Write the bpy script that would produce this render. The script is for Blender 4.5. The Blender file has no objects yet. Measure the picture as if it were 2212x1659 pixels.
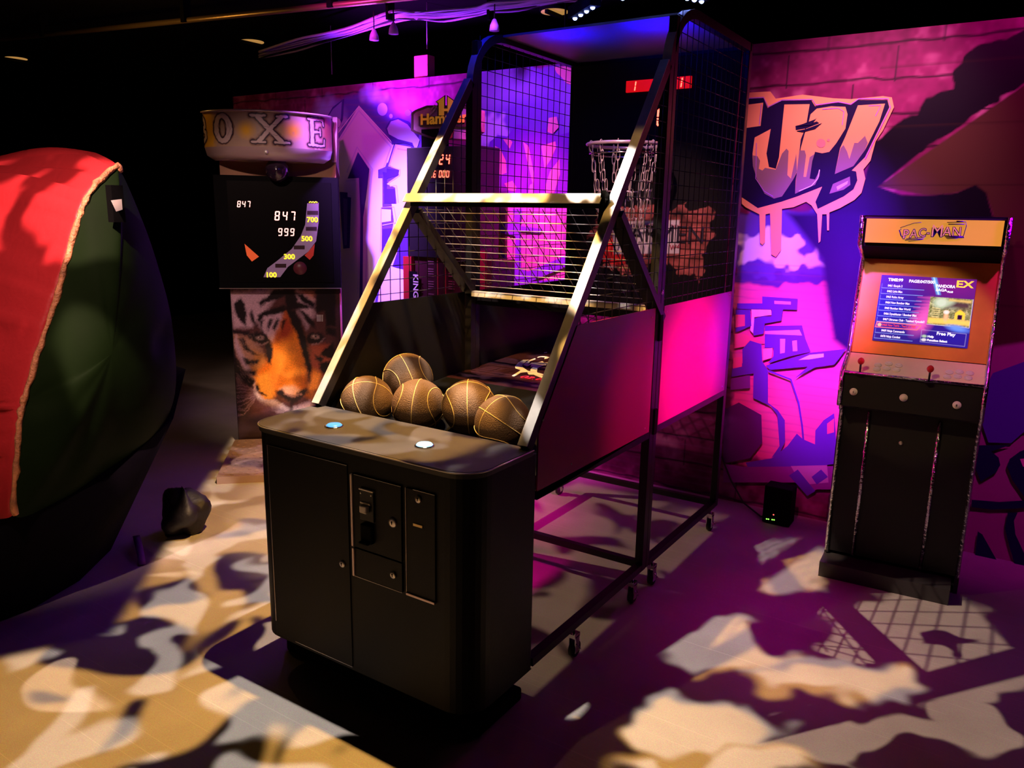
import bpy, bmesh, math, random
import numpy as np
from mathutils import Matrix, Vector
random.seed(7)
PI = math.pi
SC = bpy.context.scene
COL = SC.collection

# ------------------------------------------------------------------ camera
FPX = 1692.8                                   # focal length in pixels of a 2212 px wide frame
yaw, pit, rol = math.radians(-33.272), math.radians(12.285), math.radians(1.014)
CAM = np.array([0.0, 0.0, 1.65])
FW = np.array([math.sin(yaw)*math.cos(pit), math.cos(yaw)*math.cos(pit), -math.sin(pit)])
_r = np.array([math.cos(yaw), -math.sin(yaw), 0.0]); _u = np.cross(_r, FW)
RT = math.cos(rol)*_r + math.sin(rol)*_u
UP = -math.sin(rol)*_r + math.cos(rol)*_u
cd = bpy.data.cameras.new('camera'); cam = bpy.data.objects.new('camera', cd); COL.objects.link(cam)
cd.sensor_width = 36; cd.lens = FPX/2212*36; cd.clip_end = 60
cam.matrix_world = Matrix(((RT[0], UP[0], -FW[0], CAM[0]), (RT[1], UP[1], -FW[1], CAM[1]), (RT[2], UP[2], -FW[2], CAM[2]), (0, 0, 0, 1)))
SC.camera = cam

# ------------------------------------------------------------------ world, exposure
w = bpy.data.worlds.new('world'); SC.world = w; w.use_nodes = True
w.node_tree.nodes['Background'].inputs[0].default_value = (.30, .10, .40, 1)
w.node_tree.nodes['Background'].inputs[1].default_value = .0015
vs = SC.view_settings
vs.view_transform = 'Standard'; vs.look = 'None'; vs.exposure = 0.0; vs.gamma = 1.0; vs.use_curve_mapping = False

# ------------------------------------------------------------------ lights
def lamp(kind, name, loc, target, energy, color, size=.05, cone=60, blend=.5):
    l = bpy.data.lights.new(name, kind); l.energy = energy; l.color = color
    o = bpy.data.objects.new(name, l); COL.objects.link(o); o.location = loc
    if kind == 'AREA': l.shape = 'DISK'; l.size = size
    else: l.shadow_soft_size = size
    if kind == 'SPOT': l.spot_size = math.radians(cone); l.spot_blend = blend
    if target is not None:
        d = Vector(target)-Vector(loc); o.rotation_euler = d.to_track_quat('-Z', 'Y').to_euler()
    return o

def floorpt(u, v):
    d = FW + RT*((u-1106)/FPX) + UP*((829.5-v)/FPX); t = -CAM[2]/d[2]; p = CAM+t*d
    return float(p[0]), float(p[1])

def gobo(o, noise, ells, thr=(.47, .55), region=None, base=0.0, shade_cut=True):
    """pattern slide of a stage lamp: leaf/camouflage blots cut in a disc, given where they land on the floor"""
    l = o.data; l.use_nodes = True; nt = l.node_tree; n = nt.nodes; L = nt.links; em = n['Emission']
    inc = n.new('ShaderNodeNewGeometry').outputs['Incoming']
    sp = n.new('ShaderNodeSeparateXYZ'); L.new(inc, sp.inputs[0])
    cb = n.new('ShaderNodeCombineXYZ')
    for i in range(3): L.new(sp.outputs[2], cb.inputs[i])
    dv = n.new('ShaderNodeVectorMath'); dv.operation = 'DIVIDE'; L.new(inc, dv.inputs[0]); L.new(cb.outputs[0], dv.inputs[1])
    h = o.location.z
    ma = n.new('ShaderNodeVectorMath'); ma.operation = 'MULTIPLY_ADD'; L.new(dv.outputs[0], ma.inputs[0])
    ma.inputs[1].default_value = (-h, -h, 0); ma.inputs[2].default_value = (o.location.x, o.location.y, 0)
    P = ma.outputs[0]
    def maprange(src, a, b, c, d):
        m = n.new('ShaderNodeMapRange'); m.interpolation_type = 'SMOOTHSTEP'; L.new(src, m.inputs[0])
        for k, x in zip((1, 2, 3, 4), (a, b, c, d)): m.inputs[k].default_value = x
        return m.outputs[0]
    def math_(op, a, b):
        m = n.new('ShaderNodeMath'); m.operation = op; L.new(a, m.inputs[0])
        if isinstance(b, float): m.inputs[1].default_value = b
        else: L.new(b, m.inputs[1])
        return m.outputs[0]
    sc, off, dist = noise
    ad = n.new('ShaderNodeVectorMath'); ad.operation = 'ADD'; L.new(P, ad.inputs[0]); ad.inputs[1].default_value = (off, off*.37, 0)
    nz = n.new('ShaderNodeTexNoise'); nz.noise_dimensions = '2D'; nz.inputs['Scale'].default_value = sc; nz.inputs['Detail'].default_value = .7
    nz.inputs['Distortion'].default_value = dist; L.new(ad.outputs[0], nz.inputs['Vector'])
    val = maprange(nz.outputs[0], thr[0], thr[1], 0.0, 1.0)
    if region is not None:                    # only left of the line x < region the slide is noise, right of it blots
        s2 = n.new('ShaderNodeSeparateXYZ'); L.new(P, s2.inputs[0])
        g = maprange(s2.outputs[0], region-.06, region+.06, 1.0, 0.0)
        val = math_('MULTIPLY', val, g)
    s3 = n.new('ShaderNodeSeparateXYZ'); L.new(P, s3.inputs[0])
    val = math_('MULTIPLY', val, maprange(s3.outputs[1], 4.1, 4.25, 1.0, 0.0))
    if base:
        val = math_('MAXIMUM', val, float(base))
    # wobble so the blots have organic outlines
    n2 = n.new('ShaderNodeTexNoise'); n2.noise_dimensions = '2D'; n2.inputs['Scale'].default_value = 5.0; n2.inputs['Detail'].default_value = 1.0
    L.new(P, n2.inputs['Vector'])
    wb = n.new('ShaderNodeVectorMath'); wb.operation = 'MULTIPLY_ADD'; L.new(n2.outputs['Color'], wb.inputs[0])
    wb.inputs[1].default_value = (.26, .26, 0); L.new(P, wb.inputs[2])
    wc = n.new('ShaderNodeVectorMath'); wc.operation = 'SUBTRACT'; L.new(wb.outputs[0], wc.inputs[0]); wc.inputs[1].default_value = (.13, .13, 0)
    for (u, v, a, b, sign) in ells:
        c = floorpt(u, v); px = floorpt(u+a, v); py = floorpt(u, v+b)
        A = np.array([[px[0]-c[0], py[0]-c[0]], [px[1]-c[1], py[1]-c[1]]])
        U, S, _ = np.linalg.svd(A)
        mp = n.new('ShaderNodeMapping'); mp.vector_type = 'TEXTURE'; L.new(wc.outputs[0], mp.inputs[0])
        mp.inputs['Location'].default_value = (c[0], c[1], 0)
        mp.inputs['Rotation'].default_value = (0, 0, math.atan2(U[1, 0], U[0, 0]))
        mp.inputs['Scale'].default_value = (S[0], S[1], 1)
        ln = n.new('ShaderNodeVectorMath'); ln.operation = 'LENGTH'; L.new(mp.outputs[0], ln.inputs[0])
        if sign > 0: val = math_('MAXIMUM', val, maprange(ln.outputs['Value'], .88, 1.12, 1.0, 0.0))
        else: val = math_('MINIMUM', val, maprange(ln.outputs['Value'], .88, 1.12, 0.0, 1.0))
    if shade_cut:                               # added straight cuts in the light, for the inflatable's shadow on the floor
        ms = []
        for (nx_, ny_, c_) in ((.728, .686, -1.053), (.889, -.458, -3.216)):
            dt = n.new('ShaderNodeVectorMath'); dt.operation = 'DOT_PRODUCT'; L.new(P, dt.inputs[0]); dt.inputs[1].default_value = (nx_, ny_, 0)
            ms.append(maprange(dt.outputs['Value'], c_-.03, c_+.05, 0.0, 1.0))
        val = math_('MULTIPLY', val, math_('MAXIMUM', ms[0], ms[1]))
        val = math_('MULTIPLY', val, maprange(s3.outputs[1], 4.1, 4.25, 1.0, 0.0))
    L.new(val, em.inputs['Strength'])
    return o

WARM = (1.0, .62, .33); AMB = (1.0, .52, .10); COOL = (.80, .86, 1.0); CREAM = (1.0, .80, .56)
# ceiling projectors above the ball tray: white, amber and warm blots on the floor
g1 = lamp('SPOT', 'projector_white', (-1.55, 1.95, 2.93), (-1.5, 2.0, 0), 330, (.90, .80, .72), .014, 150, .3)
gobo(g1, (3.9, 3.1, .5), [(1705, 1215, 105, 62, 1), (1560, 1385, 150, 55, 1), (1760, 1450, 160, 38, 1), (1905, 1485, 90, 34, 1),
     (1490, 1560, 150, 62, 1), (1600, 1570, 80, 52, 1), (1240, 1520, 48, 36, 1), (1560, 1665, 210, 40, 1),
     (1690, 1370, 75, 42, -1), (1470, 1640, 40, 20, -1), (1850, 1560, 60, 14, -1)], (.50, .57), -1.25)
g2 = lamp('SPOT', 'projector_amber', (-1.75, 2.05, 2.93), (-1.8, 2.0, 0), 470, (1.0, .53, .12), .018, 150, .3)
gobo(g2, (3.0, 11.7, .6), [(1705, 1225, 100, 60, 1), (1560, 1395, 150, 58, 1), (1800, 1470, 190, 42, 1), (1500, 1570, 160, 60, 1), (1235, 1530, 58, 42, 1),
     (1560, 1655, 230, 50, 1), (1690, 1375, 70, 42, -1)], (.36, .46), -1.25, .02)
g3 = lamp('SPOT', 'projector_warm', (-2.12, 2.30, 2.93), (-.9, 2.8, 0), 330, (1.0, .72, .52), .006, 140, .3)
gobo(g3, (2.3, 23.0, .7), [(1960, 1370, 190, 120, 1), (2100, 1450, 130, 80, 1), (1880, 1600, 240, 60, 1), (2120, 1560, 90, 50, 1), (1990, 1650, 120, 45, -1), (2040, 1380, 60, 16, -1)], (.60, .66), -1.25)
g4 = lamp('SPOT', 'projector_left', (-5.1, 2.55, 2.93), (-2.2, 3.6, 0), 260, (1.0, .66, .40), .02, 46, .3)
gobo(g4, (3.4, 41.0, .6), [], (.40, .48))
lamp('SPOT', 'arcade_warm_fill', (-1.3, 1.2, 2.93), (-.48, 3.8, 1.12), 150, (1.0, .66, .30), .02, 15, .3)  # added unseen spot, warms the arcade cabinet
lamp('SPOT', 'boxer_warm_fill', (-2.9, 1.3, 2.93), (-4.2, 3.6, 1.25), 120, (1.0, .62, .52), .05, 36, .6)  # added unseen spot to brighten the tiger panel and header
lamp('SPOT', 'ball_tray_fill', (-1.35, 1.1, 2.93), (-1.75, 2.2, .9), 100, (1.0, .66, .36), .03, 26, .6)  # added soft spot, lifts the dark balls
lamp('SPOT', 'hoop_fill', (-1.45, 2.35, 2.93), (-1.66, 3.9, 1.50), 150, (1.0, .50, .50), .02, 26, .8)  # added spot so hoop, chains and sign show up
g5 = lamp('SPOT', 'inflatable_fill', (-2.3, .5, 2.93), (-3.55, 1.45, 1.45), 560, (1.0, .60, .50), .02, 47, .6)  # added front light for the red fabric, no lamp seen there
gobo(g5, (1.1, 5.0, .5), [], (.50, .60), None, .22, False)
# violet, magenta and blue wash lamps
VIO = (.38, .06, 1.0); MAG = (1.0, .02, .42); BLU = (.01, .01, 1.0)
lamp('SPOT', 'wash_violet_left', (-3.75, 3.0, 2.9), (-3.75, 4.41, 1.40), 1500, (.44, .15, 1.0), .05, 42, 1)
lamp('SPOT', 'wash_magenta_left', (-3.6, 3.2, 2.9), (-4.0, 4.41, 2.3), 45, (.95, .04, .70), .05, 80, 1)
lamp('SPOT', 'wash_magenta_middle', (-2.75, 3.7, 2.9), (-2.75, 4.41, 1.20), 420, (1.0, .06, .60), .05, 44, 1)
lamp('SPOT', 'wash_violet_middle', (-2.75, 3.6, 2.9), (-2.75, 4.41, 2.0), 110, VIO, .05, 70, 1)
lamp('SPOT', 'wash_violet_right', (-.85, 2.3, 2.9), (-.86, 4.41, 1.38), 900, (.36, .05, 1.0), .05, 28, 1)
lamp('SPOT', 'wash_violet_low', (-.90, 2.3, 2.9), (-.86, 4.41, .82), 700, (.48, .09, 1.0), .05, 17, 1)
lamp('SPOT', 'wash_pink_right', (-.75, 3.4, 2.9), (-.80, 4.41, 2.0), 130, (1.0, .42, .52), .05, 62, 1)
lamp('SPOT', 'wash_magenta_right', (-.35, 3.3, 2.9), (-.45, 4.41, 2.2), 42, (.95, .01, .50), .05, 95, 1)
lamp('SPOT', 'wash_pink_low', (-.85, 2.4, 2.9), (-.88, 4.41, .95), 420, (1.0, .01, .34), .05, 26, 1)
lamp('SPOT', 'wash_magenta_far_right', (.5, 2.6, 2.9), (.15, 4.41, .95), 110, (.85, .02, .70), .05, 42, 1)
lamp('SPOT', 'pink_panel_fill', (.9, 3.2, 1.9), (-1.26, 3.42, .95), 1150, (1.0, .0, .42), .10, 24, 1)  # added unseen spot, helps the pink reflection on the rear side panel
lamp('SPOT', 'magenta_panel_fill', (.9, 2.6, 1.9), (-1.26, 2.95, .85), 150, (1.0, .0, .22), .06, 24, 1)  # added unseen spot tinting the front side panel
lamp('SPOT', 'violet_panel_fill', (.9, 3.6, 2.2), (-1.26, 3.85, 1.05), 700, (.25, .0, 1.0), .06, 15, 1)  # added unseen violet spot for the rear end of the panel
lamp('SPOT', 'wash_violet_floor', (1.4, 2.9, 2.9), (.55, 3.3, 0), 20, (.42, .04, 1.0), .12, 36, 1)
lamp('SPOT', 'wash_magenta_floor', (-.2, 3.2, 2.9), (-.64, 3.02, 0), 34, (1.0, .0, .60), .15, 28, 1)
lamp('SPOT', 'wash_magenta_under', (-3.8, 2.2, 2.9), (-1.80, 2.55, 0), 420, (1.0, .0, .38), .1, 22, 1)
for (u, v, e, c_) in ((1700, 266, 12, (.8, .3, 1)), (1768, 386, 22, (.4, .1, 1)), (1692, 735, 22, (.7, .4, 1)), (1712, 893, 22, (.8, .5, 1)), (1640, 880, 14, (.8, .3, 1)), (1755, 955, 10, (.5, .3, 1)), (1960, 385, 5, (.9, .2, .7)), (2112, 368, 4, (1, .1, .5))):
    d_ = FW + RT*((u-1106)/FPX) + UP*((829.5-v)/FPX); p_ = CAM+d_*(4.41/d_[1])
    lamp('SPOT', 'added_led_glint', (-.2, 1.9, 2.93), tuple(p_), e*1.6, c_, .02, 2.4, 1)  # added narrow spots standing in for LED reflections on the glossy print
lamp('SPOT', 'blue_header_a', (-1.92, 3.26, 2.28), (-1.88, 3.32, 2.45), 20, (.0, .0, 1.0), .03, 130, 1)
lamp('SPOT', 'blue_header_b', (-1.48, 3.26, 2.26), (-1.46, 3.32, 2.45), 30, (.0, .0, 1.0), .03, 130, 1)
lamp('POINT', 'blue_arch_glow', (-2.10, 2.95, 2.55), None, 2.5, BLU, .03)
lamp('SPOT', 'strap_violet_fill', (-2.9, 2.7, 2.9), (-3.05, 1.9, 0), 5, (.55, .1, 1.0), .05, 26, 1)  # added faint spot, only to show the straps
lamp('SPOT', 'cable_violet_fill', (-3.9, 4.0, 2.25), (-3.7, 4.45, 2.95), 170, (.36, .03, 1.0), .05, 120, 1)  # added unseen lamp that turns the cables violet
lamp('POINT', 'pipe_amber_fill', (-5.2, 3.0, 2.60), None, 5.0, (1.0, .5, .12), .05)  # added unseen lamp giving the pipe its warm highlight

# ------------------------------------------------------------------ helpers
XL, XR, Y0, Y1, YM, YR, ZT, ZC = -2.227, -1.256, 1.714, 2.04, 3.012, 3.939, 2.44, .918
YW = 4.41
def ray(u, v): return FW + RT*((u-1106)/FPX) + UP*((829.5-v)/FPX)
def hit(u, v, ax, val):
    d = ray(u, v); return CAM + d*((val-CAM[ax])/d[ax])
def hitp(u, v, P0, N):
    d = ray(u, v); N = np.array(N, float); return CAM + d*(np.dot(np.array(P0)-CAM, N)/np.dot(d, N))

def mat(name, color, rough=.5, metal=0.0, emit=None, estr=0.0, bump=0.0, bscale=60.0, var=0.0, vscale=4.0, spec=.5, coat=0.0):
    m = bpy.data.materials.new(name); m.use_nodes = True; nt = m.node_tree; b = nt.nodes['Principled BSDF']
    b.inputs['Base Color'].default_value = (*color, 1); b.inputs['Roughness'].default_value = rough; b.inputs['Metallic'].default_value = metal
    b.inputs['Specular IOR Level'].default_value = spec
    if coat: b.inputs['Coat Weight'].default_value = coat; b.inputs['Coat Roughness'].default_value = .08
    if emit: b.inputs['Emission Color'].default_value = (*emit, 1); b.inputs['Emission Strength'].default_value = estr
    tc = None
    if var or bump: tc = nt.nodes.new('ShaderNodeTexCoord')
    if var:
        nz = nt.nodes.new('ShaderNodeTexNoise'); nz.inputs['Scale'].default_value = vscale; nz.inputs['Detail'].default_value = 5
        nt.links.new(tc.outputs['Object'], nz.inputs['Vector'])
        mr = nt.nodes.new('ShaderNodeMapRange'); mr.inputs[1].default_value = .3; mr.inputs[2].default_value = .7
        mr.inputs[3].default_value = 1-var; mr.inputs[4].default_value = 1+var; nt.links.new(nz.outputs[0], mr.inputs[0])
        hs = nt.nodes.new('ShaderNodeHueSaturation'); hs.inputs['Color'].default_value = (*color, 1)
        nt.links.new(mr.outputs[0], hs.inputs['Value']); nt.links.new(hs.outputs[0], b.inputs['Base Color'])
    if bump:
        nb = nt.nodes.new('ShaderNodeTexNoise'); nb.inputs['Scale'].default_value = bscale; nb.inputs['Detail'].default_value = 3
        nt.links.new(tc.outputs['Object'], nb.inputs['Vector'])
        bp = nt.nodes.new('ShaderNodeBump'); bp.inputs['Strength'].default_value = bump; bp.inputs['Distance'].default_value = .01
        nt.links.new(nb.outputs[0], bp.inputs['Height']); nt.links.new(bp.outputs[0], b.inputs['Normal'])
    return m

def attr_mat(name, rough=.5, emit=0.0, coat=0.0, spec=.5, attr='art', metal=0.0):
    m = bpy.data.materials.new(name); m.use_nodes = True; nt = m.node_tree; b = nt.nodes['Principled BSDF']
    a = nt.nodes.new('ShaderNodeAttribute'); a.attribute_name = attr
    nt.links.new(a.outputs['Color'], b.inputs['Base Color']); b.inputs['Roughness'].default_value = rough
    b.inputs['Specular IOR Level'].default_value = spec
    if coat: b.inputs['Coat Weight'].default_value = coat; b.inputs['Coat Roughness'].default_value = .05
    if emit: nt.links.new(a.outputs['Color'], b.inputs['Emission Color']); b.inputs['Emission Strength'].default_value = emit
    return m

class MB:
    def __init__(s): s.v = []; s.f = []; s.m = []; s.sm = []
    def add(s, vs_, fs, m=0, smooth=False):
        o = len(s.v); s.v += [tuple(map(float, x)) for x in vs_]
        for f in fs: s.f.append([o+i for i in f]); s.m.append(m); s.sm.append(smooth)
        return s
    def hexa(s, p, m=0):
        return s.add(p, [(0, 3, 2, 1), (4, 5, 6, 7), (0, 1, 5, 4), (1, 2, 6, 5), (2, 3, 7, 6), (3, 0, 4, 7)], m)
    def box(s, a, b, m=0):
        (x0, y0, z0), (x1, y1, z1) = a, b
        return s.hexa([(x0, y0, z0), (x1, y0, z0), (x1, y1, z0), (x0, y1, z0), (x0, y0, z1), (x1, y0, z1), (x1, y1, z1), (x0, y1, z1)], m)
    def prism(s, poly, ext, m=0, smooth=False):
        """poly: 3D points, ext: vector"""
        n = len(poly); e = np.array(ext, float); P = [np.array(p, float) for p in poly]
        s.add(P+[p+e for p in P], [list(range(n))[::-1], list(range(n, 2*n))], m)
        s.add(P+[p+e for p in P], [(i, (i+1) % n, (i+1) % n+n, i+n) for i in range(n)], m, smooth); return s
    def bar(s, a, b, w, h, upv=(0, 0, 1), m=0):
        a = np.array(a, float); b = np.array(b, float); d = b-a; d /= np.linalg.norm(d)
        x = np.cross(d, np.array(upv, float)); x /= np.linalg.norm(x); y = np.cross(x, d)
        q = [(-w/2, -h/2), (w/2, -h/2), (w/2, h/2), (-w/2, h/2)]
        return s.hexa([a+x*i+y*j for i, j in q]+[b+x*i+y*j for i, j in q], m)
    def tube(s, pts, r, n=8, m=0, closed=False, smooth=True):
        P = [np.array(p, float) for p in pts]; k = len(P); V = []; ref = None
        for i in range(k):
            t = (P[(i+1) % k]-P[i-1]) if closed else (P[min(i+1, k-1)]-P[max(i-1, 0)])
            t /= (np.linalg.norm(t)+1e-12)
            if ref is None: ref = np.cross(t, (0, 0, 1)) if abs(t[2]) < .9 else np.cross(t, (1, 0, 0))
            ref = ref-t*np.dot(ref, t); ref /= np.linalg.norm(ref); c = np.cross(t, ref)
            rr = r[i] if hasattr(r, '__len__') else r
            for j in range(n):
                a = 2*PI*j/n+PI/n; V.append(P[i]+rr*(math.cos(a)*ref+math.sin(a)*c))
        F = []
        for i in range(k if closed else k-1):
            for j in range(n): F.append((i*n+j, i*n+(j+1) % n, ((i+1) % k)*n+(j+1) % n, ((i+1) % k)*n+j))
        if not closed: F += [list(range(n))[::-1], list(range((k-1)*n, k*n))]
        return s.add(V, F, m, smooth)
    def lathe(s, c, prof, n=24, axis=(0, 0, 1), m=0, smooth=True):
        ax = np.array(axis, float); ax /= np.linalg.norm(ax)
        x = np.cross(ax, (0, 0, 1)) if abs(ax[2]) < .9 else np.array([1., 0, 0]); x /= np.linalg.norm(x); y = np.cross(ax, x)
        c = np.array(c, float); V = []
        for r, h in prof:
            for j in range(n): a = 2*PI*j/n; V.append(c+ax*h+r*(math.cos(a)*x+math.sin(a)*y))
        F = [(i*n+j, i*n+(j+1) % n, (i+1)*n+(j+1) % n, (i+1)*n+j) for i in range(len(prof)-1) for j in range(n)]
        F += [list(range(n))[::-1], list(range((len(prof)-1)*n, len(prof)*n))]
        return s.add(V, F, m, smooth)
    def poly(s, pts, m=0): return s.add(pts, [list(range(len(pts)))], m)
    def build(s, name, mats, parent=None, bevel=0.0, auto=False):
        me = bpy.data.meshes.new(name); me.from_pydata(s.v, [], s.f)
        if not isinstance(mats, (list, tuple)): mats = [mats]
        for k in mats: me.materials.append(k)
        me.polygons.foreach_set('material_index', s.m); me.polygons.foreach_set('use_smooth', s.sm)
        me.update()
        bm = bmesh.new(); bm.from_mesh(me); bmesh.ops.recalc_face_normals(bm, faces=bm.faces); bm.to_mesh(me); bm.free()
        o = bpy.data.objects.new(name, me); COL.objects.link(o)
        if bevel:
            md = o.modifiers.new('b', 'BEVEL'); md.width = bevel; md.segments = 2; md.limit_method = 'ANGLE'; md.angle_limit = .6
        if parent is not None: attach(o, parent)
        return o

def world_loc(o):
    l = Vector(o.location)
    return l if o.parent is None else l + world_loc(o.parent)*0
ORG = {}
def attach(o, parent):
    o.parent = parent
    org = ORG.get(parent.name, Vector((0, 0, 0)))
    o.matrix_parent_inverse = Matrix.Translation(-org)
    ORG[o.name] = Vector((0, 0, 0))
def tag(o, label, cat, group=None):
    o['label'] = label; o['category'] = cat
    if group: o['group'] = group
    return o
def thing(name, loc, label, cat, group=None):
    o = bpy.data.objects.new(name, None); COL.objects.link(o); o.location = loc; o.empty_display_size = .1
    ORG[o.name] = Vector(loc); return tag(o, label, cat, group)
def struct(o): o['kind'] = 'structure'; return o

def text(s, size, origin, ex, ey, m, name='lettering', parent=None, off=0.001, sx=1.0, bold=0.0, align='LEFT', ext=0.0005, shear=0.0):
    cu = bpy.data.curves.new(name, 'FONT'); cu.body = s; cu.size = size; cu.extrude = ext; cu.offset = bold; cu.align_x = align; cu.shear = shear
    cu.resolution_u = 3
    o = bpy.data.objects.new(name, cu); COL.objects.link(o)
    dg = bpy.context.evaluated_depsgraph_get(); me = bpy.data.meshes.new_from_object(o.evaluated_get(dg)); bpy.data.objects.remove(o)
    ex = Vector(ex).normalized(); ey = Vector(ey).normalized(); ez = ex.cross(ey)
    M = Matrix.Translation(Vector(origin)+ez*off) @ Matrix(((ex.x*sx, ey.x, ez.x, 0), (ex.y*sx, ey.y, ez.y, 0), (ex.z*sx, ey.z, ez.z, 0), (0, 0, 0, 1)))
    me.transform(M); me.materials.clear(); me.materials.append(m)
    for p in me.polygons: p.material_index = 0
    r = bpy.data.objects.new(name, me); COL.objects.link(r)
    if parent is not None: attach(r, parent)
    return r

# soft raster painting onto a vertex grid
def sdist(P, poly):
    """signed distance (negative inside) of points P (n,2) to polygon"""
    V = np.array(poly, float); n = len(V); d = np.full(len(P), 1e9); ins = np.zeros(len(P), bool)
    for i in range(n):
        a = V[i]; b = V[(i+1) % n]; e = b-a; wv = P-a
        t = np.clip((wv@e)/(e@e+1e-12), 0, 1); q = wv-t[:, None]*e; d = np.minimum(d, (q**2).sum(1))
        c = (a[1] <= P[:, 1]) != (b[1] <= P[:, 1])
        with np.errstate(divide='ignore', invalid='ignore'):
            xx = a[0]+(P[:, 1]-a[1])*(b[0]-a[0])/(b[1]-a[1])
        ins ^= c & (P[:, 0] < xx)
    d = np.sqrt(d); d[ins] *= -1; return d
def ldist(P, pts):
    V = np.array(pts, float); d = np.full(len(P), 1e9)
    for i in range(len(V)-1):
        a = V[i]; b = V[i+1]; e = b-a; wv = P-a; t = np.clip((wv@e)/(e@e+1e-12), 0, 1); q = wv-t[:, None]*e; d = np.minimum(d, (q**2).sum(1))
    return np.sqrt(d)
def vnoise(P, scale, seed=0):
    rs = np.random.RandomState(seed); G = rs.rand(64, 64)
    x = P[:, 0]/scale; y = P[:, 1]/scale; xi = np.floor(x).astype(int); yi = np.floor(y).astype(int); fx = x-xi; fy = y-yi
    fx = fx*fx*(3-2*fx); fy = fy*fy*(3-2*fy); g = lambda i, j: G[i % 64, j % 64]
    return (g(xi, yi)*(1-fx)+g(xi+1, yi)*fx)*(1-fy)+(g(xi, yi+1)*(1-fx)+g(xi+1, yi+1)*fx)*fy
class Canvas:
    def __init__(s, P, base): s.k = 1.0; s.P = P; s.c = np.tile(np.array(base, float), (len(P), 1)); s.wob = np.zeros_like(P)
    def mix(s, a, col):
        a = np.clip(a, 0, 1)[:, None]; s.c = s.c*(1-a)+np.array(col, float)*a
    def poly(s, pts, col, soft=2.0, al=1.0): soft = soft*s.k; s.mix(al*(.5-sdist(s.P+s.wob, pts)/soft/2), col)
    def line(s, pts, w_, col, soft=1.0, al=1.0): s.mix(al*(.5-(ldist(s.P+s.wob, pts)-w_/2)/soft/2), col)
    def ell(s, x, y, a, b, col, soft=.3, al=1.0, rot=0):
        q = s.P+s.wob-np.array([x, y]); c_, s_ = math.cos(rot), math.sin(rot)
        r = np.sqrt(((q[:, 0]*c_+q[:, 1]*s_)/a)**2+((-q[:, 0]*s_+q[:, 1]*c_)/b)**2); s.mix(al*(.5-(r-1)/soft/2), col)
def sheet(name, fn, nx, ny, cvals, m, parent=None, thick=None):
    """grid of fn(i/nx, j/ny) with a point colour attribute"""
    V = [fn(i/nx, j/ny) for j in range(ny+1) for i in range(nx+1)]
    F = [(j*(nx+1)+i, j*(nx+1)+i+1, (j+1)*(nx+1)+i+1, (j+1)*(nx+1)+i) for j in range(ny) for i in range(nx)]
    me = bpy.data.meshes.new(name); me.from_pydata([tuple(map(float, v)) for v in V], [], F); me.materials.append(m)
    at = me.color_attributes.new('art', 'FLOAT_COLOR', 'POINT'); A = np.ones((len(V), 4), 'f'); A[:, :3] = cvals; at.data.foreach_set('color', A.ravel())
    me.polygons.foreach_set('use_smooth', [True]*len(F)); me.update()
    o = bpy.data.objects.new(name, me); COL.objects.link(o)
    if parent is not None: attach(o, parent)
    return o
def grid_st(nx, ny):
    j, i = np.mgrid[0:ny+1, 0:nx+1]; return np.stack([i.ravel()/nx, j.ravel()/ny], 1)
def pixels_of(V):
    """where points on a flat picture appear to the photographer - lets a design be drawn in photo pixels"""
    d = np.array(V, float)-CAM; z = d@FW; return np.stack([1106+FPX*(d@RT)/z, 829.5-FPX*(d@UP)/z], 1)

SEG = {'0': 'abcdef', '1': 'bc', '2': 'abged', '3': 'abgcd', '4': 'fgbc', '5': 'afgcd', '6': 'afgedc', '7': 'abc', '8': 'abcdefg', '9': 'abfgcd'}
def digits(mb, s, org, ex, ey, h, m=0, gap=.25, slant=.12):
    ex = np.array(ex, float); ey = np.array(ey, float); org = np.array(org, float); w_ = h*.52; t = h*.13; x0 = 0
    for ch in s:
        if ch == ' ': x0 += w_*.5+gap*h*.5; continue
        if ch == '.': q = [(x0-.1*h, 0), (x0+.02*h, 0), (x0+.02*h, t), (x0-.1*h, t)]; mb.poly([org+ex*a+ey*b for a, b in q], m); continue
        S = {'a': (t*.6, h-t, w_-t*.6, h), 'g': (t*.6, h/2-t/2, w_-t*.6, h/2+t/2), 'd': (t*.6, 0, w_-t*.6, t),
             'f': (0, h/2+t*.3, t, h-t*.4), 'b': (w_-t, h/2+t*.3, w_, h-t*.4), 'e': (0, t*.4, t, h/2-t*.3), 'c': (w_-t, t*.4, w_, h/2-t*.3)}
        for k in SEG[ch]:
            a, b, c, d = S[k]; mb.poly([org+ex*(x0+x+slant*y)+ey*y for x, y in [(a, b), (c, b), (c, d), (a, d)]], m)
        x0 += w_+gap*h
    return mb

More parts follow.
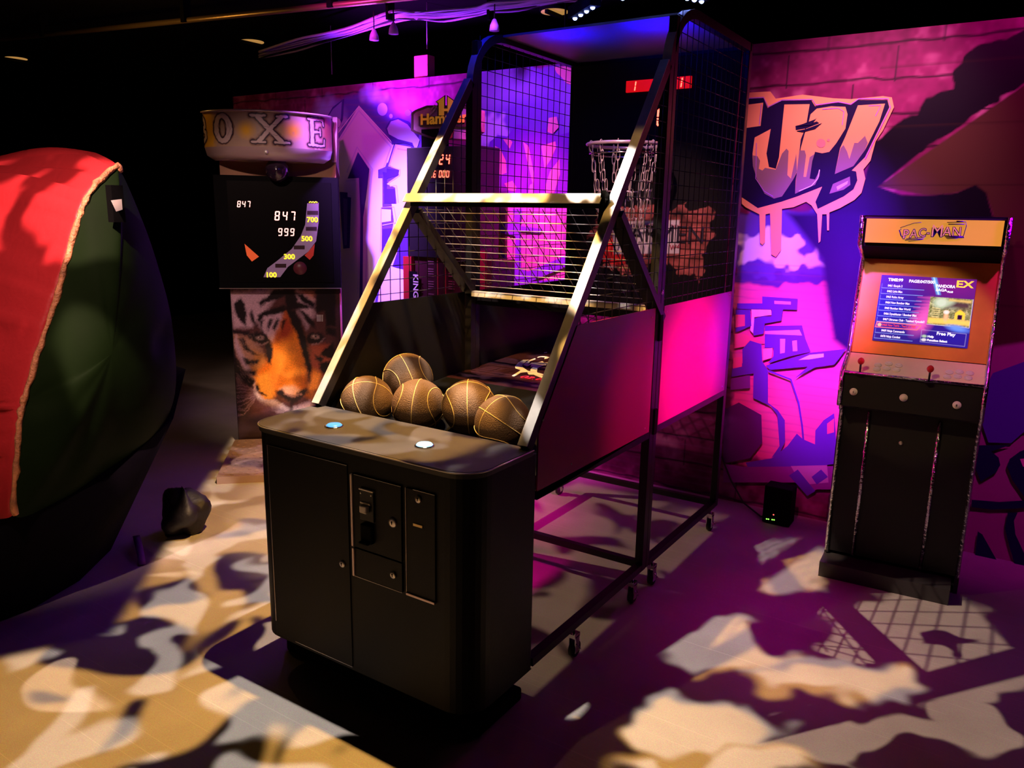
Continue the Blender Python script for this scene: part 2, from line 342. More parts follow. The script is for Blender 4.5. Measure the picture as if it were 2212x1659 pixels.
def clip_line(poly, p, d):
    """segment of the line p+t*d inside a convex polygon (2D)"""
    t0, t1 = -1e9, 1e9; n = len(poly); area = sum(poly[i][0]*poly[(i+1) % n][1]-poly[(i+1) % n][0]*poly[i][1] for i in range(n)); sg = 1 if area > 0 else -1
    for i in range(n):
        a = poly[i]; b = poly[(i+1) % n]; nx_, ny_ = -(b[1]-a[1])*sg, (b[0]-a[0])*sg
        den = d[0]*nx_+d[1]*ny_; num = (p[0]-a[0])*nx_+(p[1]-a[1])*ny_
        if abs(den) < 1e-12:
            if num < 0: return None
        else:
            t = -num/den
            if den > 0: t0 = max(t0, t)
            else: t1 = min(t1, t)
    return (t0, t1) if t1-t0 > 1e-4 else None
def net(mb, O, ex, ey, poly, sx, sy, r=.0019, m=0, off=.5, m2=None):
    O = np.array(O, float); ex = np.array(ex, float); ey = np.array(ey, float); nrm = np.cross(ex, ey); nrm /= np.linalg.norm(nrm)
    xs = [p[0] for p in poly]; ys = [p[1] for p in poly]
    k = min(xs)+sx*off
    while k < max(xs):
        c = clip_line(poly, (k, 0), (0, 1))
        if c: mb.tube([O+ex*k+ey*c[0]+nrm*r, O+ex*k+ey*c[1]+nrm*r], r, 5, m)
        k += sx
    k = min(ys)+sy*off
    while k < max(ys):
        c = clip_line(poly, (0, k), (1, 0))
        if c: mb.tube([O+ex*c[0]+ey*k-nrm*r, O+ex*c[1]+ey*k-nrm*r], r, 5, m if m2 is None else m2)
        k += sy
    return mb

# ------------------------------------------------------------------ materials
M_black = mat('black_powder_coat', (.0045, .004, .0045), .5, bump=.08, bscale=350, spec=.2)
M_blackmat = mat('matt_black', (.003, .003, .0035), .8, spec=.08)
M_tube = mat('black_steel', (.008, .007, .010), .4, .0, spec=.35)
M_top = mat('worn_black_top', (.055, .048, .045), .50, .0, bump=.15, bscale=500, var=.25, vscale=6, spec=.6)
M_steel = mat('worn_steel', (.74, .70, .68), .42, .35, var=.22, vscale=9)
M_chrome = mat('chrome', (.8, .8, .82), .12, 1)
M_trimline = mat('bare_metal_and_glint', (.62, .55, .52), .3, .8)
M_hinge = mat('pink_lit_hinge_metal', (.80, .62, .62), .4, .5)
M_wire = mat('dark_wire', (.035, .03, .04), .4, .3)
M_wire2 = mat('lit_wire', (.55, .50, .50), .35, .6)  # cross wires of the sloping net: their lit look put into a paler colour
M_panel = mat('pink_reflection_panel', (.30, .012, .12), .40, .0, bump=.02, bscale=900, spec=.45)  # magenta reflection put into the base colour, right side panels only
M_rubber = mat('rubber', (.02, .02, .02), .6)
M_bluebtn = mat('blue_button_lens', (.05, .25, .8), .25, emit=(.10, .42, 1.0), estr=.9)
M_bluebtn2 = mat('lit_blue_button_lens', (.2, .6, .9), .25, emit=(.25, .72, 1.0), estr=1.3)
M_ball = mat('brown_rubber_ball', (.15, .085, .047), .62, bump=.5, bscale=260, var=.15, spec=.35)
M_seam = mat('yellow_seam', (.85, .58, .20), .5)
M_red = mat('red_digit', (.3, .02, .02), .4, emit=(1.0, .10, .06), estr=5)
M_pinkdigit = mat('pink_digit', (.3, .1, .1), .4, emit=(1.0, .42, .36), estr=2.6)
M_redglow = mat('red_window', (.2, .0, .0), .3, emit=(1.0, .005, .01), estr=.62)
M_yeldigit = mat('yellow_digit', (.3, .3, .02), .4, emit=(1.0, .72, .03), estr=1.5)
M_dim = mat('unlit_digit', (.05, .02, .03), .4)
M_led = mat('blue_led', (.3, .3, 1), .3, emit=(.22, .30, 1.0), estr=25)
M_green = mat('green_led', (.2, .6, .1), .3, emit=(.35, 1.0, .1), estr=1.6)
M_redled = mat('red_led', (.6, .1, .1), .3, emit=(1.0, .12, .1), estr=1.6)
M_white = mat('white_plastic', (.72, .66, .62), .35)
M_whitep = mat('white_print', (.80, .76, .74), .5)
M_redball = mat('red_ball_top', (.55, .02, .02), .15, coat=.5)
M_cable = mat('grey_cable', (.50, .36, .75), .45)
M_darkcable = mat('black_cable', (.02, .02, .02), .5)

# floor: trodden beige vinyl with fine scratches
def floor_material():
    m = bpy.data.materials.new('beige_vinyl_floor'); m.use_nodes = True; nt = m.node_tree; b = nt.nodes['Principled BSDF']; N = nt.nodes.new; L = nt.links.new
    tc = N('ShaderNodeTexCoord'); nz = N('ShaderNodeTexNoise'); nz.inputs['Scale'].default_value = 3; nz.inputs['Detail'].default_value = 8; L(tc.outputs['Object'], nz.inputs['Vector'])
    cr = N('ShaderNodeValToRGB'); cr.color_ramp.elements[0].position = .3; cr.color_ramp.elements[0].color = (.40, .36, .33, 1); cr.color_ramp.elements[1].position = .7; cr.color_ramp.elements[1].color = (.50, .455, .42, 1)
    L(nz.outputs[0], cr.inputs[0])
    gr = N('ShaderNodeTexNoise'); gr.inputs['Scale'].default_value = 260; gr.inputs['Detail'].default_value = 2; L(tc.outputs['Object'], gr.inputs['Vector'])
    mx = N('ShaderNodeMix'); mx.data_type = 'RGBA'; mx.blend_type = 'OVERLAY'; mx.inputs[0].default_value = .35; L(cr.outputs[0], mx.inputs[6]); L(gr.outputs['Color'], mx.inputs[7])
    prev = mx.outputs[2]
    for ang, sx_, sy_, thr in ((.4, 1.2, 150, .70), (1.9, .9, 120, .71), (2.7, 1.6, 170, .715)):   # long fine scratches
        mp = N('ShaderNodeMapping'); mp.inputs['Rotation'].default_value = (0, 0, ang); mp.inputs['Scale'].default_value = (sx_, sy_, 1); L(tc.outputs['Object'], mp.inputs[0])
        sn = N('ShaderNodeTexNoise'); sn.inputs['Scale'].default_value = 1; sn.inputs['Detail'].default_value = 0; L(mp.outputs[0], sn.inputs['Vector'])
        mr = N('ShaderNodeMapRange'); mr.inputs[1].default_value = thr+.06; mr.inputs[2].default_value = thr+.08; mr.inputs[3].default_value = 0; mr.inputs[4].default_value = .22; L(sn.outputs[0], mr.inputs[0])
        m2 = N('ShaderNodeMix'); m2.data_type = 'RGBA'; L(mr.outputs[0], m2.inputs[0]); L(prev, m2.inputs[6]); m2.inputs[7].default_value = (.75, .70, .64, 1); prev = m2.outputs[2]
    L(prev, b.inputs['Base Color'])
    b.inputs['Roughness'].default_value = .5; b.inputs['Specular IOR Level'].default_value = .2
    bp = N('ShaderNodeBump'); bp.inputs['Strength'].default_value = .10; bp.inputs['Distance'].default_value = .01; L(gr.outputs[0], bp.inputs['Height']); L(bp.outputs[0], b.inputs['Normal'])
    return m
M_floor = floor_material()
M_room = mat('black_paint', (.004, .004, .005), .9, spec=.1)
M_brownroom = mat('dark_ceiling', (.005, .004, .004), .9, spec=.1)

# ------------------------------------------------------------------ room
struct(MB().box((-11, -3, -.1), (3, 9.2, 0)).build('floor', M_floor))
struct(MB().box((-11, -3, 3.06), (3, 9.2, 3.16)).build('ceiling', M_brownroom))
struct(MB().box((-11.1, -3, 0), (-11, 9.2, 3.06)).build('wall_left', M_room))
struct(MB().box((3, -3, 0), (3.1, 9.2, 3.06)).build('wall_right', M_room))
struct(MB().box((-11, 9.2, 0), (3, 9.3, 3.06)).build('wall_far', M_room))
struct(MB().box((-11, -3.1, 0), (3, -3, 3.06)).build('wall_front', M_room))
struct(MB().box((-5.70, YW+.012, 0), (3, YW+.11, 2.55)).build('wall_back', M_room))

# ------------------------------------------------------------------ graffiti mural on the partition wall
def mural():
    # brick ground painted soft on a grid, letters and shapes as crisp paint layers over it
    x0, x1, z0, z1 = -5.70, 1.6, 0.0, 2.55; nx, nz = 1040, 370
    st = grid_st(nx, nz); V = np.stack([x0+(x1-x0)*st[:, 0], np.full(len(st), YW), z0+(z1-z0)*st[:, 1]], 1)
    XZ = V[:, [0, 2]]; P = pixels_of(V)
    n1 = vnoise(XZ, .17, 1); n2 = vnoise(XZ, .06, 2); n3 = vnoise(XZ, .45, 3)
    n4 = vnoise(XZ, .022, 7); c = Canvas(P, (.22, .016, .12)); c.c *= (.35+1.2*n1*n2+.4*n3+.3*n4)[:, None]
    c.mix(.8*np.clip(n2*n1*2.0+n4*.5-.85, 0, 1), (.50, .16, .34))
    # big painted stone blocks
    row = np.floor(XZ[:, 1]/.165); fr = XZ[:, 1]/.165-row; wb = (vnoise(XZ, .09, 5)-.5)*.12
    c.mix(np.clip(1.4-np.abs(fr+wb-.5+.38)/.035, 0, 1)*.92, (.012, .003, .012))
    fx = (XZ[:, 0]/.52+.5*(row % 2)+.13*row) % 1
    c.mix(np.clip(1.2-np.abs(fx-.5+wb*.05)/.010, 0, 1)*.9, (.03, .01, .03))
    c.wob = np.stack([(vnoise(XZ, .05, 8)-.5)*14, (vnoise(XZ, .05, 9)-.5)*14], 1)
    def O(pts, ox, oy, k): return [(ox+x/k, oy+y/k) for x, y in pts]
    A = lambda pts: O(pts, 700, 130, 3.2528)
    # left picture: violet night sky with pale arrow letters
    c.poly(A([(-60, 420), (90, 270), (300, 225), (450, 235), (600, 330), (700, 480), (720, 700), (640, 1000), (640, 2200), (-200, 2200), (-120, 700)]), (.10, .05, .42), 7)
    c.ell(*A([(30, 430)])[0], 32, 50, (.30, .28, .70), .3); c.ell(*A([(350, 250)])[0], 22, 16, (.45, .35, .75), .6); c.ell(*A([(560, 330)])[0], 26, 22, (.35, .10, .5), .8)
    c.ell(*A([(95, 450)])[0], 12, 16, (.62, .5, .85), .5)
    c.wob *= 0
    # right picture: clouds of white plaster
    c.wob = np.stack([(vnoise(XZ, .04, 8)-.5)*26, (vnoise(XZ, .04, 9)-.5)*26], 1)
    B = lambda pts: O(pts, 1560, 0, 2.592)
    c.poly(B([(80, 1180), (560, 1180), (640, 1560), (60, 1560)]), (.12, .05, .42), 4)
    c.poly(B([(100, 1350), (250, 1290), (430, 1330), (455, 1440), (540, 1370), (560, 1470), (420, 1510), (300, 1500), (200, 1470), (100, 1470)]), (.80, .76, .82), 4)
    c.poly(B([(60, 1540), (640, 1540), (640, 1590), (60, 1590)]), (.10, .03, .32), 3)
    c.poly(B([(60, 1590), (760, 1590), (740, 2500), (60, 2600)]), (.85, .12, .36), 4)
    c.poly(B([(560, 1190), (780, 1190), (740, 1560), (800, 1800), (700, 1830), (640, 1700), (620, 1500), (560, 1450)]), (.08, .03, .30), 4)
    # middle picture behind the hoop cage
    D = lambda pts: O(pts, 1000, 0, 3.456)
    c.poly(D([(60, 520), (830, 480), (830, 1500), (60, 1500)]), (.20, .07, .42), 5)
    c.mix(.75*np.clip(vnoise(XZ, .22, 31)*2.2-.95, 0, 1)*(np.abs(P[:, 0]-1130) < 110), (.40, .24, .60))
    c.poly(D([(60, 830), (330, 880), (340, 1010), (190, 1060), (200, 1440), (60, 1440)]), (.62, .46, .66), 6)
    F_ = lambda pts: O(pts, 840, 380, 3.6867)
    c.poly(F_([(780, 240), (1430, 240), (1430, 900), (780, 900)]), (.90, .22, .46), 3)
    c.wob *= 0
    for k in range(11): c.line(F_([(800, 300+k*58), (1430, 285+k*58)]), .8, (.35, .08, .2), .8, .6)
    # courses of fine bricks over the pale parts
    c.mix(np.clip(1.1-np.abs((XZ[:, 1]/.046+.25*vnoise(XZ, .1, 11)) % 1-.5)/.13, 0, 1)*.30*((P[:, 0] < 900) | (P[:, 1] > 560)), (.25, .06, .25))
    # right of the lettering: brown bricks and dark ground
    c.poly(B([(875, 1045), (1700, 470), (2300, 0), (2400, 2400), (1500, 2400), (1520, 1210), (1480, 1090), (1420, 1040), (1310, 1080), (1150, 1095)]), (.075, .030, .022), 2)
    c.wob = np.stack([(vnoise(XZ, .03, 18)-.5)*9, (vnoise(XZ, .03, 19)-.5)*9], 1)*(P[:, 1] < 330)[:, None]
    c.poly(B([(1690, 60), (1800, 20), (1750, 420), (1100, 860), (875, 1045), (1000, 1090), (1150, 1095), (1310, 1080), (1420, 1035), (1480, 1080), (1520, 1230), (760, 1230), (730, 1500), (640, 1500), (560, 1420), (560, 1300), (600, 1190), (740, 1120), (800, 1000), (850, 800), (980, 700), (1010, 660), (1090, 640), (1130, 560), (1230, 510), (1290, 500), (1300, 400), (1400, 270), (1470, 235), (1560, 220), (1690, 170)]), (.004, .0012, .010), 2)
    c.wob *= 0
    c.poly([(1700, 460), (1870, 460), (1870, 900), (1830, 760), (1800, 735), (1788, 660), (1776, 560)], (.016, .004, .07), 8)  # this and the next line paint a violet glow on the dark ground
    c.ell(1840, 560, 70, 150, (.030, .006, .15), .9, .9); c.ell(1790, 400, 50, 70, (.030, .006, .12), .9, .6*1.0)
    c.mix(np.clip(1.2-np.abs((XZ[:, 1]/.28) % 1-.5)/.02, 0, 1)*.5*(P[:, 0] > 1900), (.03, .01, .01))
    G = lambda pts: O(pts, 2060, 780, 3.0724)
    c.poly(G([(60, -60), (800, -180), (800, 2500), (60, 2500)]), (.42, .13, .26), 4, .9)
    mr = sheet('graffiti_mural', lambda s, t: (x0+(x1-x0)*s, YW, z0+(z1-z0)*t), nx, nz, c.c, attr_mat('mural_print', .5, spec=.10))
    tag(mr, 'purple lit graffiti mural of painted bricks and letters covering the back partition', 'mural')
    # crisp paint
    names = {}; mats = []
    def pm(nm, col, rough=.45):
        if nm not in names: names[nm] = len(mats); mats.append(mat('paint_'+nm, col, .5, spec=.10))
        return names[nm]
    mb = MB(); lay = [0]
    def W(pts, nm, col, step=True):
        if step: lay[0] += 1
        y = YW-.0006-lay[0]*.00022
        mb.poly([hit(u, v, 1, y) for u, v in pts], pm(nm, col))
    def S(pts, w_, nm, col):
        lay[0] += 1; y = YW-.0006-lay[0]*.00022; n = len(pts); Pn = np.array(pts, float); Lf = []; Rt = []
        for i in range(n):
            t = Pn[min(i+1, n-1)]-Pn[max(i-1, 0)]; t /= np.linalg.norm(t)+1e-9; q = np.array([-t[1], t[0]])*w_/2; Lf.append(Pn[i]+q); Rt.append(Pn[i]-q)
        for i in range(n-1): mb.poly([hit(*q, 1, y) for q in (Lf[i], Lf[i+1], Rt[i+1], Rt[i])], pm(nm, col))
    PALE, NIGHT, LAV = ('pale', (.72, .60, .80)), ('night', (.06, .02, .30)), ('lavender', (.55, .42, .78))
    # --- left: pale house-shaped arrow letter
    W(A([(245, 320), (485, 600), (430, 750), (380, 770), (380, 830), (410, 830), (410, 1030), (395, 1045), (470, 1050), (470, 1130), (405, 1140), (405, 1340), (360, 1700), (330, 2000), (110, 2000), (100, 1340), (75, 800), (75, 600)]), *PALE)
    W(A([(500, 590), (610, 610), (625, 760), (640, 900), (600, 1000), (560, 1200), (580, 1400), (585, 2000), (340, 2000), (420, 1350), (480, 1190), (490, 1130), (475, 1010), (510, 1010), (500, 895), (440, 870), (520, 820), (530, 770), (460, 740)]), *PALE)
    S(A([(75, 610), (245, 355), (470, 610), (420, 750)]), 3.2, *LAV)
    S(A([(60, 560), (245, 322), (488, 590), (445, 720)]), 2.0, 'white_line', (.86, .80, .9))
    W(A([(238, 645), (318, 765), (296, 960), (275, 1100), (268, 2000), (245, 2000), (255, 1100), (245, 828), (165, 832)]), *NIGHT)
    S(A([(160, 790), (232, 610), (340, 765), (305, 1100), (290, 1700), (280, 2000)]), 3, *LAV)
    S(A([(152, 850), (240, 840), (250, 1100), (238, 1640)]), 2, *LAV)
    W(A([(110, 925), (165, 930), (165, 960), (190, 965), (180, 1320), (135, 1325), (118, 1100)]), *NIGHT)
    W(A([(135, 970), (165, 975), (160, 1300), (142, 1300)]), 'indigo', (.16, .08, .5))
    W(A([(412, 785), (440, 790), (440, 760), (520, 772), (525, 808), (480, 820), (440, 832), (440, 905), (495, 903), (500, 1005), (422, 1005), (420, 850)]), *NIGHT)
    S(A([(500, 600), (455, 745), (535, 770), (530, 810), (455, 860), (465, 885), (508, 880), (520, 1000)]), 2.4, *LAV)
    S(A([(515, 620), (600, 635), (610, 820)]), 3, *LAV)
    W(A([(412, 1188), (475, 1180), (448, 1290), (425, 1310), (430, 1400), (395, 1500)]), *NIGHT)
    S(A([(395, 1345), (400, 1035), (490, 1030), (510, 1140), (410, 1160)]), 2, *LAV)
    W(A([(545, 1240), (590, 1100), (600, 1480), (480, 1450), (520, 1330)]), *NIGHT)
    # drop and moon shapes
    def disc(cx, cy, a, b, nm, col, k=20, rot=0): W([(cx+a*math.cos(2*PI*i/k)*math.cos(rot)-b*math.sin(2*PI*i/k)*math.sin(rot), cy+a*math.cos(2*PI*i/k)*math.sin(rot)+b*math.sin(2*PI*i/k)*math.cos(rot)) for i in range(k)], nm, col)
    W(A([(20, 400), (60, 330), (140, 270), (130, 420), (80, 520), (30, 480)]), *NIGHT)
    W(A([(28, 400), (62, 345), (125, 290), (118, 410), (78, 500), (38, 470)]), 'blue_violet', (.22, .18, .62))
    disc(*A([(95, 440)])[0], 7, 10, 'pale_violet', (.62, .50, .85))
    disc(*A([(410, 345)])[0], 11, 14, 'sky', (.45, .48, .92)); disc(*A([(470, 393)])[0], 4, 5, 'sky', (.45, .48, .92)); disc(*A([(590, 370)])[0], 7, 7, 'blue_violet', (.22, .18, .62))
    W(A([(430, 480), (460, 425), (520, 405), (590, 430), (660, 520), (655, 700), (640, 720), (620, 600), (560, 580), (480, 590)]), *NIGHT)
    W(A([(443, 480), (470, 430), (520, 415), (585, 450), (672, 560), (645, 640), (620, 580), (520, 555), (455, 520)]), 'sky2', (.42, .42, .85))
    # --- middle, behind the cage
    PINK = ('pink', (.92, .26, .36))
    W(D([(680, 500), (830, 490), (830, 640), (770, 620), (730, 570), (700, 545)]), *PINK)
    W(D([(95, 1180), (190, 1170), (200, 1060), (260, 1010), (330, 1020), (400, 930), (470, 940), (500, 1000), (600, 960), (700, 1010), (830, 980), (830, 1480), (240, 1480), (160, 1300)]), 'violet', (.20, .03, .42))
    for q in ([(240, 1090), (280, 1110), (320, 1200), (325, 1290), (270, 1310), (235, 1200)], [(300, 1040), (340, 1030), (370, 1060), (350, 1110)], [(450, 1060), (490, 1090), (530, 1300), (530, 1440), (490, 1440), (500, 1380), (520, 1370), (480, 1200)],
              [(585, 1090), (690, 1055), (695, 1100), (660, 1180), (610, 1260)], [(640, 880), (700, 870), (715, 950), (670, 1000), (630, 985)], [(720, 1190), (725, 1300), (680, 1440), (620, 1440), (618, 1380), (650, 1280)], [(310, 1370), (370, 1350), (400, 1400), (390, 1430), (340, 1420)]):
        W(D(q), *PINK)
    W(F_([(836, 265), (884, 265), (878, 880), (836, 850)]), 'orange', (.85, .20, .04))
    W(F_([(815, 265), (838, 265), (836, 860), (812, 860)]), 'pale_pink', (.9, .62, .9))
    W(F_([(985, 262), (1062, 262), (1050, 380), (1050, 880), (1000, 880), (1010, 400)]), 'violet2', (.25, .06, .70))
    W(F_([(880, 375), (1000, 360), (1060, 400), (1225, 422), (1200, 455), (1050, 440), (1030, 485), (880, 450)]), 'violet2', (.25, .06, .70))
    W(F_([(880, 600), (900, 600), (1000, 730), (1110, 760), (1420, 630), (1420, 720), (1130, 840), (1420, 820), (1420, 900), (900, 900), (990, 820)]), 'violet2', (.25, .06, .70))
    # --- right: the UP! lettering
    SAL, NAVY, GREY = ('salmon', (.95, .40, .22)), ('navy', (.012, .004, .06)), ('greyviolet', (.26, .14, .26))
    W(B([(110, 520), (270, 512), (300, 552), (450, 530), (620, 550), (720, 555), (900, 538), (950, 545), (962, 600), (900, 730), (860, 790), (830, 900), (790, 950), (802, 1000), (780, 1080), (740, 1120), (660, 1165), (600, 1190), (598, 1290), (588, 1290), (585, 1200), (560, 1200), (550, 1350), (540, 1360), (532, 1200), (500, 1150), (470, 1130), (400, 1160), (335, 1170), (330, 1400), (300, 1440), (275, 1425), (268, 1195), (243, 1200), (240, 1355), (225, 1372), (212, 1360), (208, 1200), (130, 1160), (110, 1140)]), *SAL)
    W(B([(110, 555), (230, 550), (255, 605), (330, 565), (500, 562), (520, 595), (650, 575), (720, 590), (760, 560), (925, 560), (936, 600), (800, 880), (725, 955), (750, 960), (757, 1010), (735, 1060), (680, 1100), (535, 1170), (522, 1130), (560, 1045), (420, 1100), (330, 1130), (200, 1165), (110, 1105)]), *NAVY)
    for q in ([(110, 590), (230, 575), (215, 705), (110, 720)],
              [(182, 770), (272, 722), (248, 860), (262, 935), (300, 945), (318, 880), (348, 585), (490, 583), (472, 690), (410, 705), (412, 730), (465, 720), (440, 780), (420, 960), (395, 1010), (335, 1100), (290, 1112), (238, 1085), (200, 1020), (172, 930), (170, 860)],
              [(495, 640), (530, 608), (610, 595), (690, 598), (702, 640), (690, 720), (640, 800), (600, 850), (560, 858), (520, 850), (505, 900), (490, 1000), (520, 1005), (548, 950), (545, 985), (520, 1035), (408, 1085), (412, 1010), (440, 830), (470, 720), (545, 690), (530, 680), (482, 695)],
              [(760, 590), (912, 580), (880, 680), (800, 840), (735, 930), (630, 975), (660, 830), (692, 760)]): W(B(q), *SAL)
    W(B([(600, 1085), (620, 1030), (715, 988), (718, 1035), (680, 1062)]), *GREY)
    W(B([(640, 1045), (705, 1012), (700, 1030), (645, 1065)]), 'lilac', (.62, .45, .62))
    for q in ([(172, 870), (198, 875), (212, 900), (205, 945), (225, 955), (240, 940), (300, 950), (335, 860), (360, 832), (372, 845), (365, 980), (385, 1000), (415, 860), (418, 960), (395, 1010), (335, 1100), (290, 1112), (238, 1085), (200, 1020), (172, 930)],
              [(432, 842), (462, 842), (470, 870), (455, 990), (470, 990), (490, 880), (517, 862), (505, 900), (490, 1000), (520, 1005), (548, 950), (545, 985), (520, 1035), (408, 1085), (418, 960)],
              [(662, 830), (680, 812), (700, 850), (712, 890), (740, 800), (760, 800), (800, 760), (815, 800), (800, 840), (735, 930), (630, 975)]): W(B(q), *GREY)
    disc(*B([(553, 802)])[0], 10, 9.5, 'rose', (.62, .25, .32)); disc(*B([(595, 785)])[0], 3, 3, 'rose', (.62, .25, .32))
    S(B([(220, 585), (208, 700)]), 1.6, 'violet_line', (.45, .15, .9)); S(B([(560, 612), (650, 605), (682, 625), (672, 700)]), 1.6, 'violet_line', (.45, .15, .9)); S(B([(820, 592), (888, 590), (858, 650)]), 1.6, 'violet_line', (.45, .15, .9))
    S(B([(110, 553), (232, 545), (258, 598), (335, 560), (505, 557), (525, 588), (650, 570), (720, 584), (765, 553), (930, 553), (942, 600), (800, 890)]), 2.2, 'violet_line', (.45, .15, .9))
    S(B([(192, 800), (188, 1000), (235, 1070), (285, 1100)]), 1.4, 'violet_line', (.45, .15, .9)); S(B([(430, 1070), (500, 1040), (535, 1000), (545, 950)]), 1.8, 'pale2', (.9, .7, .9))
    W(B([(418, 706), (520, 668), (530, 660), (500, 700)]), *NAVY); W(B([(415, 733), (470, 722), (560, 688), (520, 722), (450, 740)]), *NAVY)
    # --- right, below the lettering (robot and beak shapes)
    C3 = lambda pts: O(pts, 1540, 560, 2.675); VI = ('violet3', (.13, .03, .50)); HP = ('hot_pink', (.95, .12, .30)); LP = ('light_pink', (.95, .32, .48))
    W(C3([(285, 215), (490, 228), (486, 292), (405, 290), (395, 355), (300, 372), (292, 430), (235, 442), (228, 345), (285, 330), (338, 330), (340, 290), (140, 287), (140, 255), (285, 255)]), *VI)
    W(C3([(355, 240), (450, 245), (450, 262), (355, 258)]), *LP); W(C3([(222, 290), (335, 292), (338, 322), (240, 335), (232, 430), (215, 410), (225, 330)]), 'pale3', (.85, .6, .9))
    W(C3([(130, 290), (215, 292), (222, 385), (130, 425)]), *VI); W(C3([(130, 320), (185, 320), (185, 385), (130, 395)]), *HP)
    W(C3([(125, 430), (175, 430), (300, 482), (125, 515)]), *HP)
    W(C3([(215, 470), (280, 490), (285, 590), (318, 640), (318, 830), (375, 872), (415, 930), (417, 1055), (385, 1120), (338, 1148), (385, 1080), (372, 900), (335, 850), (232, 802), (235, 660), (105, 680), (112, 625), (172, 600), (170, 520)]), *VI)
    W(C3([(118, 570), (168, 562), (168, 620), (115, 632)]), *HP); W(C3([(105, 690), (215, 668), (215, 745), (100, 755)]), 'violet4', (.22, .04, .35))
    W(C3([(300, 385), (515, 382), (535, 460), (565, 535), (450, 560), (318, 602), (350, 560), (350, 512), (300, 512)]), *VI)
    for q in ([(300, 415), (500, 408), (515, 440), (300, 432)], [(388, 460), (418, 460), (415, 540), (388, 545)], [(458, 472), (485, 468), (488, 530), (462, 532)], [(288, 518), (345, 512), (340, 570), (290, 585)]): W(C3(q), *LP)
    W(C3([(305, 615), (560, 540), (770, 518), (740, 560), (700, 610), (590, 625), (470, 690), (550, 620), (330, 640)]), *VI)
    W(C3([(495, 582), (560, 552), (640, 545), (640, 565), (560, 578)]), 'pale4', (.95, .7, .9))
    S(C3([(320, 645), (450, 695), (495, 830), (515, 960), (525, 1075)]), 4, *VI)
    W(C3([(60, 870), (150, 828), (280, 900), (285, 1060), (215, 1150), (60, 1180)]), 'violet5', (.12, .015, .18))
    W(C3([(190, 1175), (340, 1150), (430, 1080), (485, 1008), (520, 1040), (590, 1070), (592, 990), (640, 930), (700, 890), (720, 1180), (620, 1195), (440, 1200), (200, 1200)]), *VI)
    W(C3([(660, 950), (700, 920), (700, 1000), (660, 1010)]), *HP)
    W(C3([(180, 1200), (720, 1195), (720, 1330), (600, 1330), (540, 1360), (480, 1290), (60, 1290), (60, 1180)]), 'plum', (.30, .03, .35))
    W(C3([(450, 1195), (660, 1190), (668, 1290), (560, 1300), (470, 1230)]), 'mauve', (.55, .25, .55))
    W(C3([(440, 1250), (490, 1215), (592, 1340), (545, 1368)]), *VI); W(C3([(570, 1258), (625, 1215), (665, 1258), (600, 1302)]), *VI)
    # --- far right, beside the arcade cabinet
    W(G([(260, 80), (700, -80), (700, 480), (467, 470), (380, 545), (230, 540), (150, 300)]), 'blue_violet2', (.10, .03, .38))
    W(G([(140, 560), (380, 555), (250, 600), (298, 640), (310, 690), (280, 740), (180, 800), (140, 700)]), *NAVY)
    W(G([(700, 500), (440, 600), (372, 650), (355, 700), (390, 790), (467, 900), (700, 1000)]), *NAVY); W(G([(440, 650), (520, 640), (520, 720), (460, 700)]), *LP)
    W(G([(120, 920), (300, 935), (470, 925), (700, 900), (700, 950), (400, 980), (250, 985), (120, 970)]), *NAVY)
    W(G([(360, 1005), (425, 1005), (400, 1060), (410, 1150), (470, 1280), (560, 1400), (420, 1400), (370, 1230), (340, 1110)]), *NAVY)
    W(G([(160, 1130), (190, 1150), (330, 1400), (600, 1700), (100, 1700)]), *NAVY)
    p = mb.build('painted_lettering', mats, mr)
    return mr
mural()
# pink block standing on top of the partition
o = MB().box((-3.765, YW+.02, 2.552), (-3.645, YW+.10, 2.70)).build('wooden_block', mat('pink_wood', (.75, .12, .22), .7, var=.2), bevel=.004)
tag(o, 'small pink upright wooden block standing on top of the mural partition', 'block')

# ------------------------------------------------------------------ basketball machine
XC = (XL+XR)/2
T = thing('basketball_machine', (XC, 2.9, 0), 'tall black caged basketball shooting machine with balls in its tray, centre of the floor', 'arcade machine')
def rect_path(corner_r, x0, x1, y0, y1, n=8):
    """footprint with the two front corners rounded"""
    P = [(x1, y1), (x0, y1)]
    for i in range(n+1): a = PI+PI/2*i/n; P.append((x0+corner_r+corner_r*math.cos(a), y0+corner_r+corner_r*math.sin(a)))
    for i in range(n+1): a = 1.5*PI+PI/2*i/n; P.append((x1-corner_r+corner_r*math.cos(a), y0+corner_r+corner_r*math.sin(a)))
    return P
CABB = .125
fp = rect_path(.10, XL, XR, Y0, Y1+.03)
MB().prism([(x, y, CABB) for x, y in fp], (0, 0, ZC-.022-CABB)).build('cabinet', M_black, T, bevel=.012)
MB().prism([(x, y, ZC-.022) for x, y in rect_path(.10, XL-.004, XR+.004, Y0-.006, Y1)], (0, 0, .022)).build('counter_top', M_top, T, bevel=.002)
tr = [(x, y, ZC-.004) for x, y in rect_path(.10, XL-.006, XR+.006, Y0-.008, Y1)[1:]]+[(XR+.006, Y1, ZC-.004)]
MB().tube(tr, .0026, 6).build('edge_trim_and_glint', M_trimline, T)
MB().box((XL+.03, Y0+.09, 0), (XR-.03, Y1+.02, .05)).box((XL+.08, Y0+.15, .05), (XR-.08, Y1, CABB)).build('plinth', M_blackmat, T, bevel=.01)
def frontpt(u, v, y=Y0): p = hit(u, v, 1, y); return float(p[0]), float(p[2])
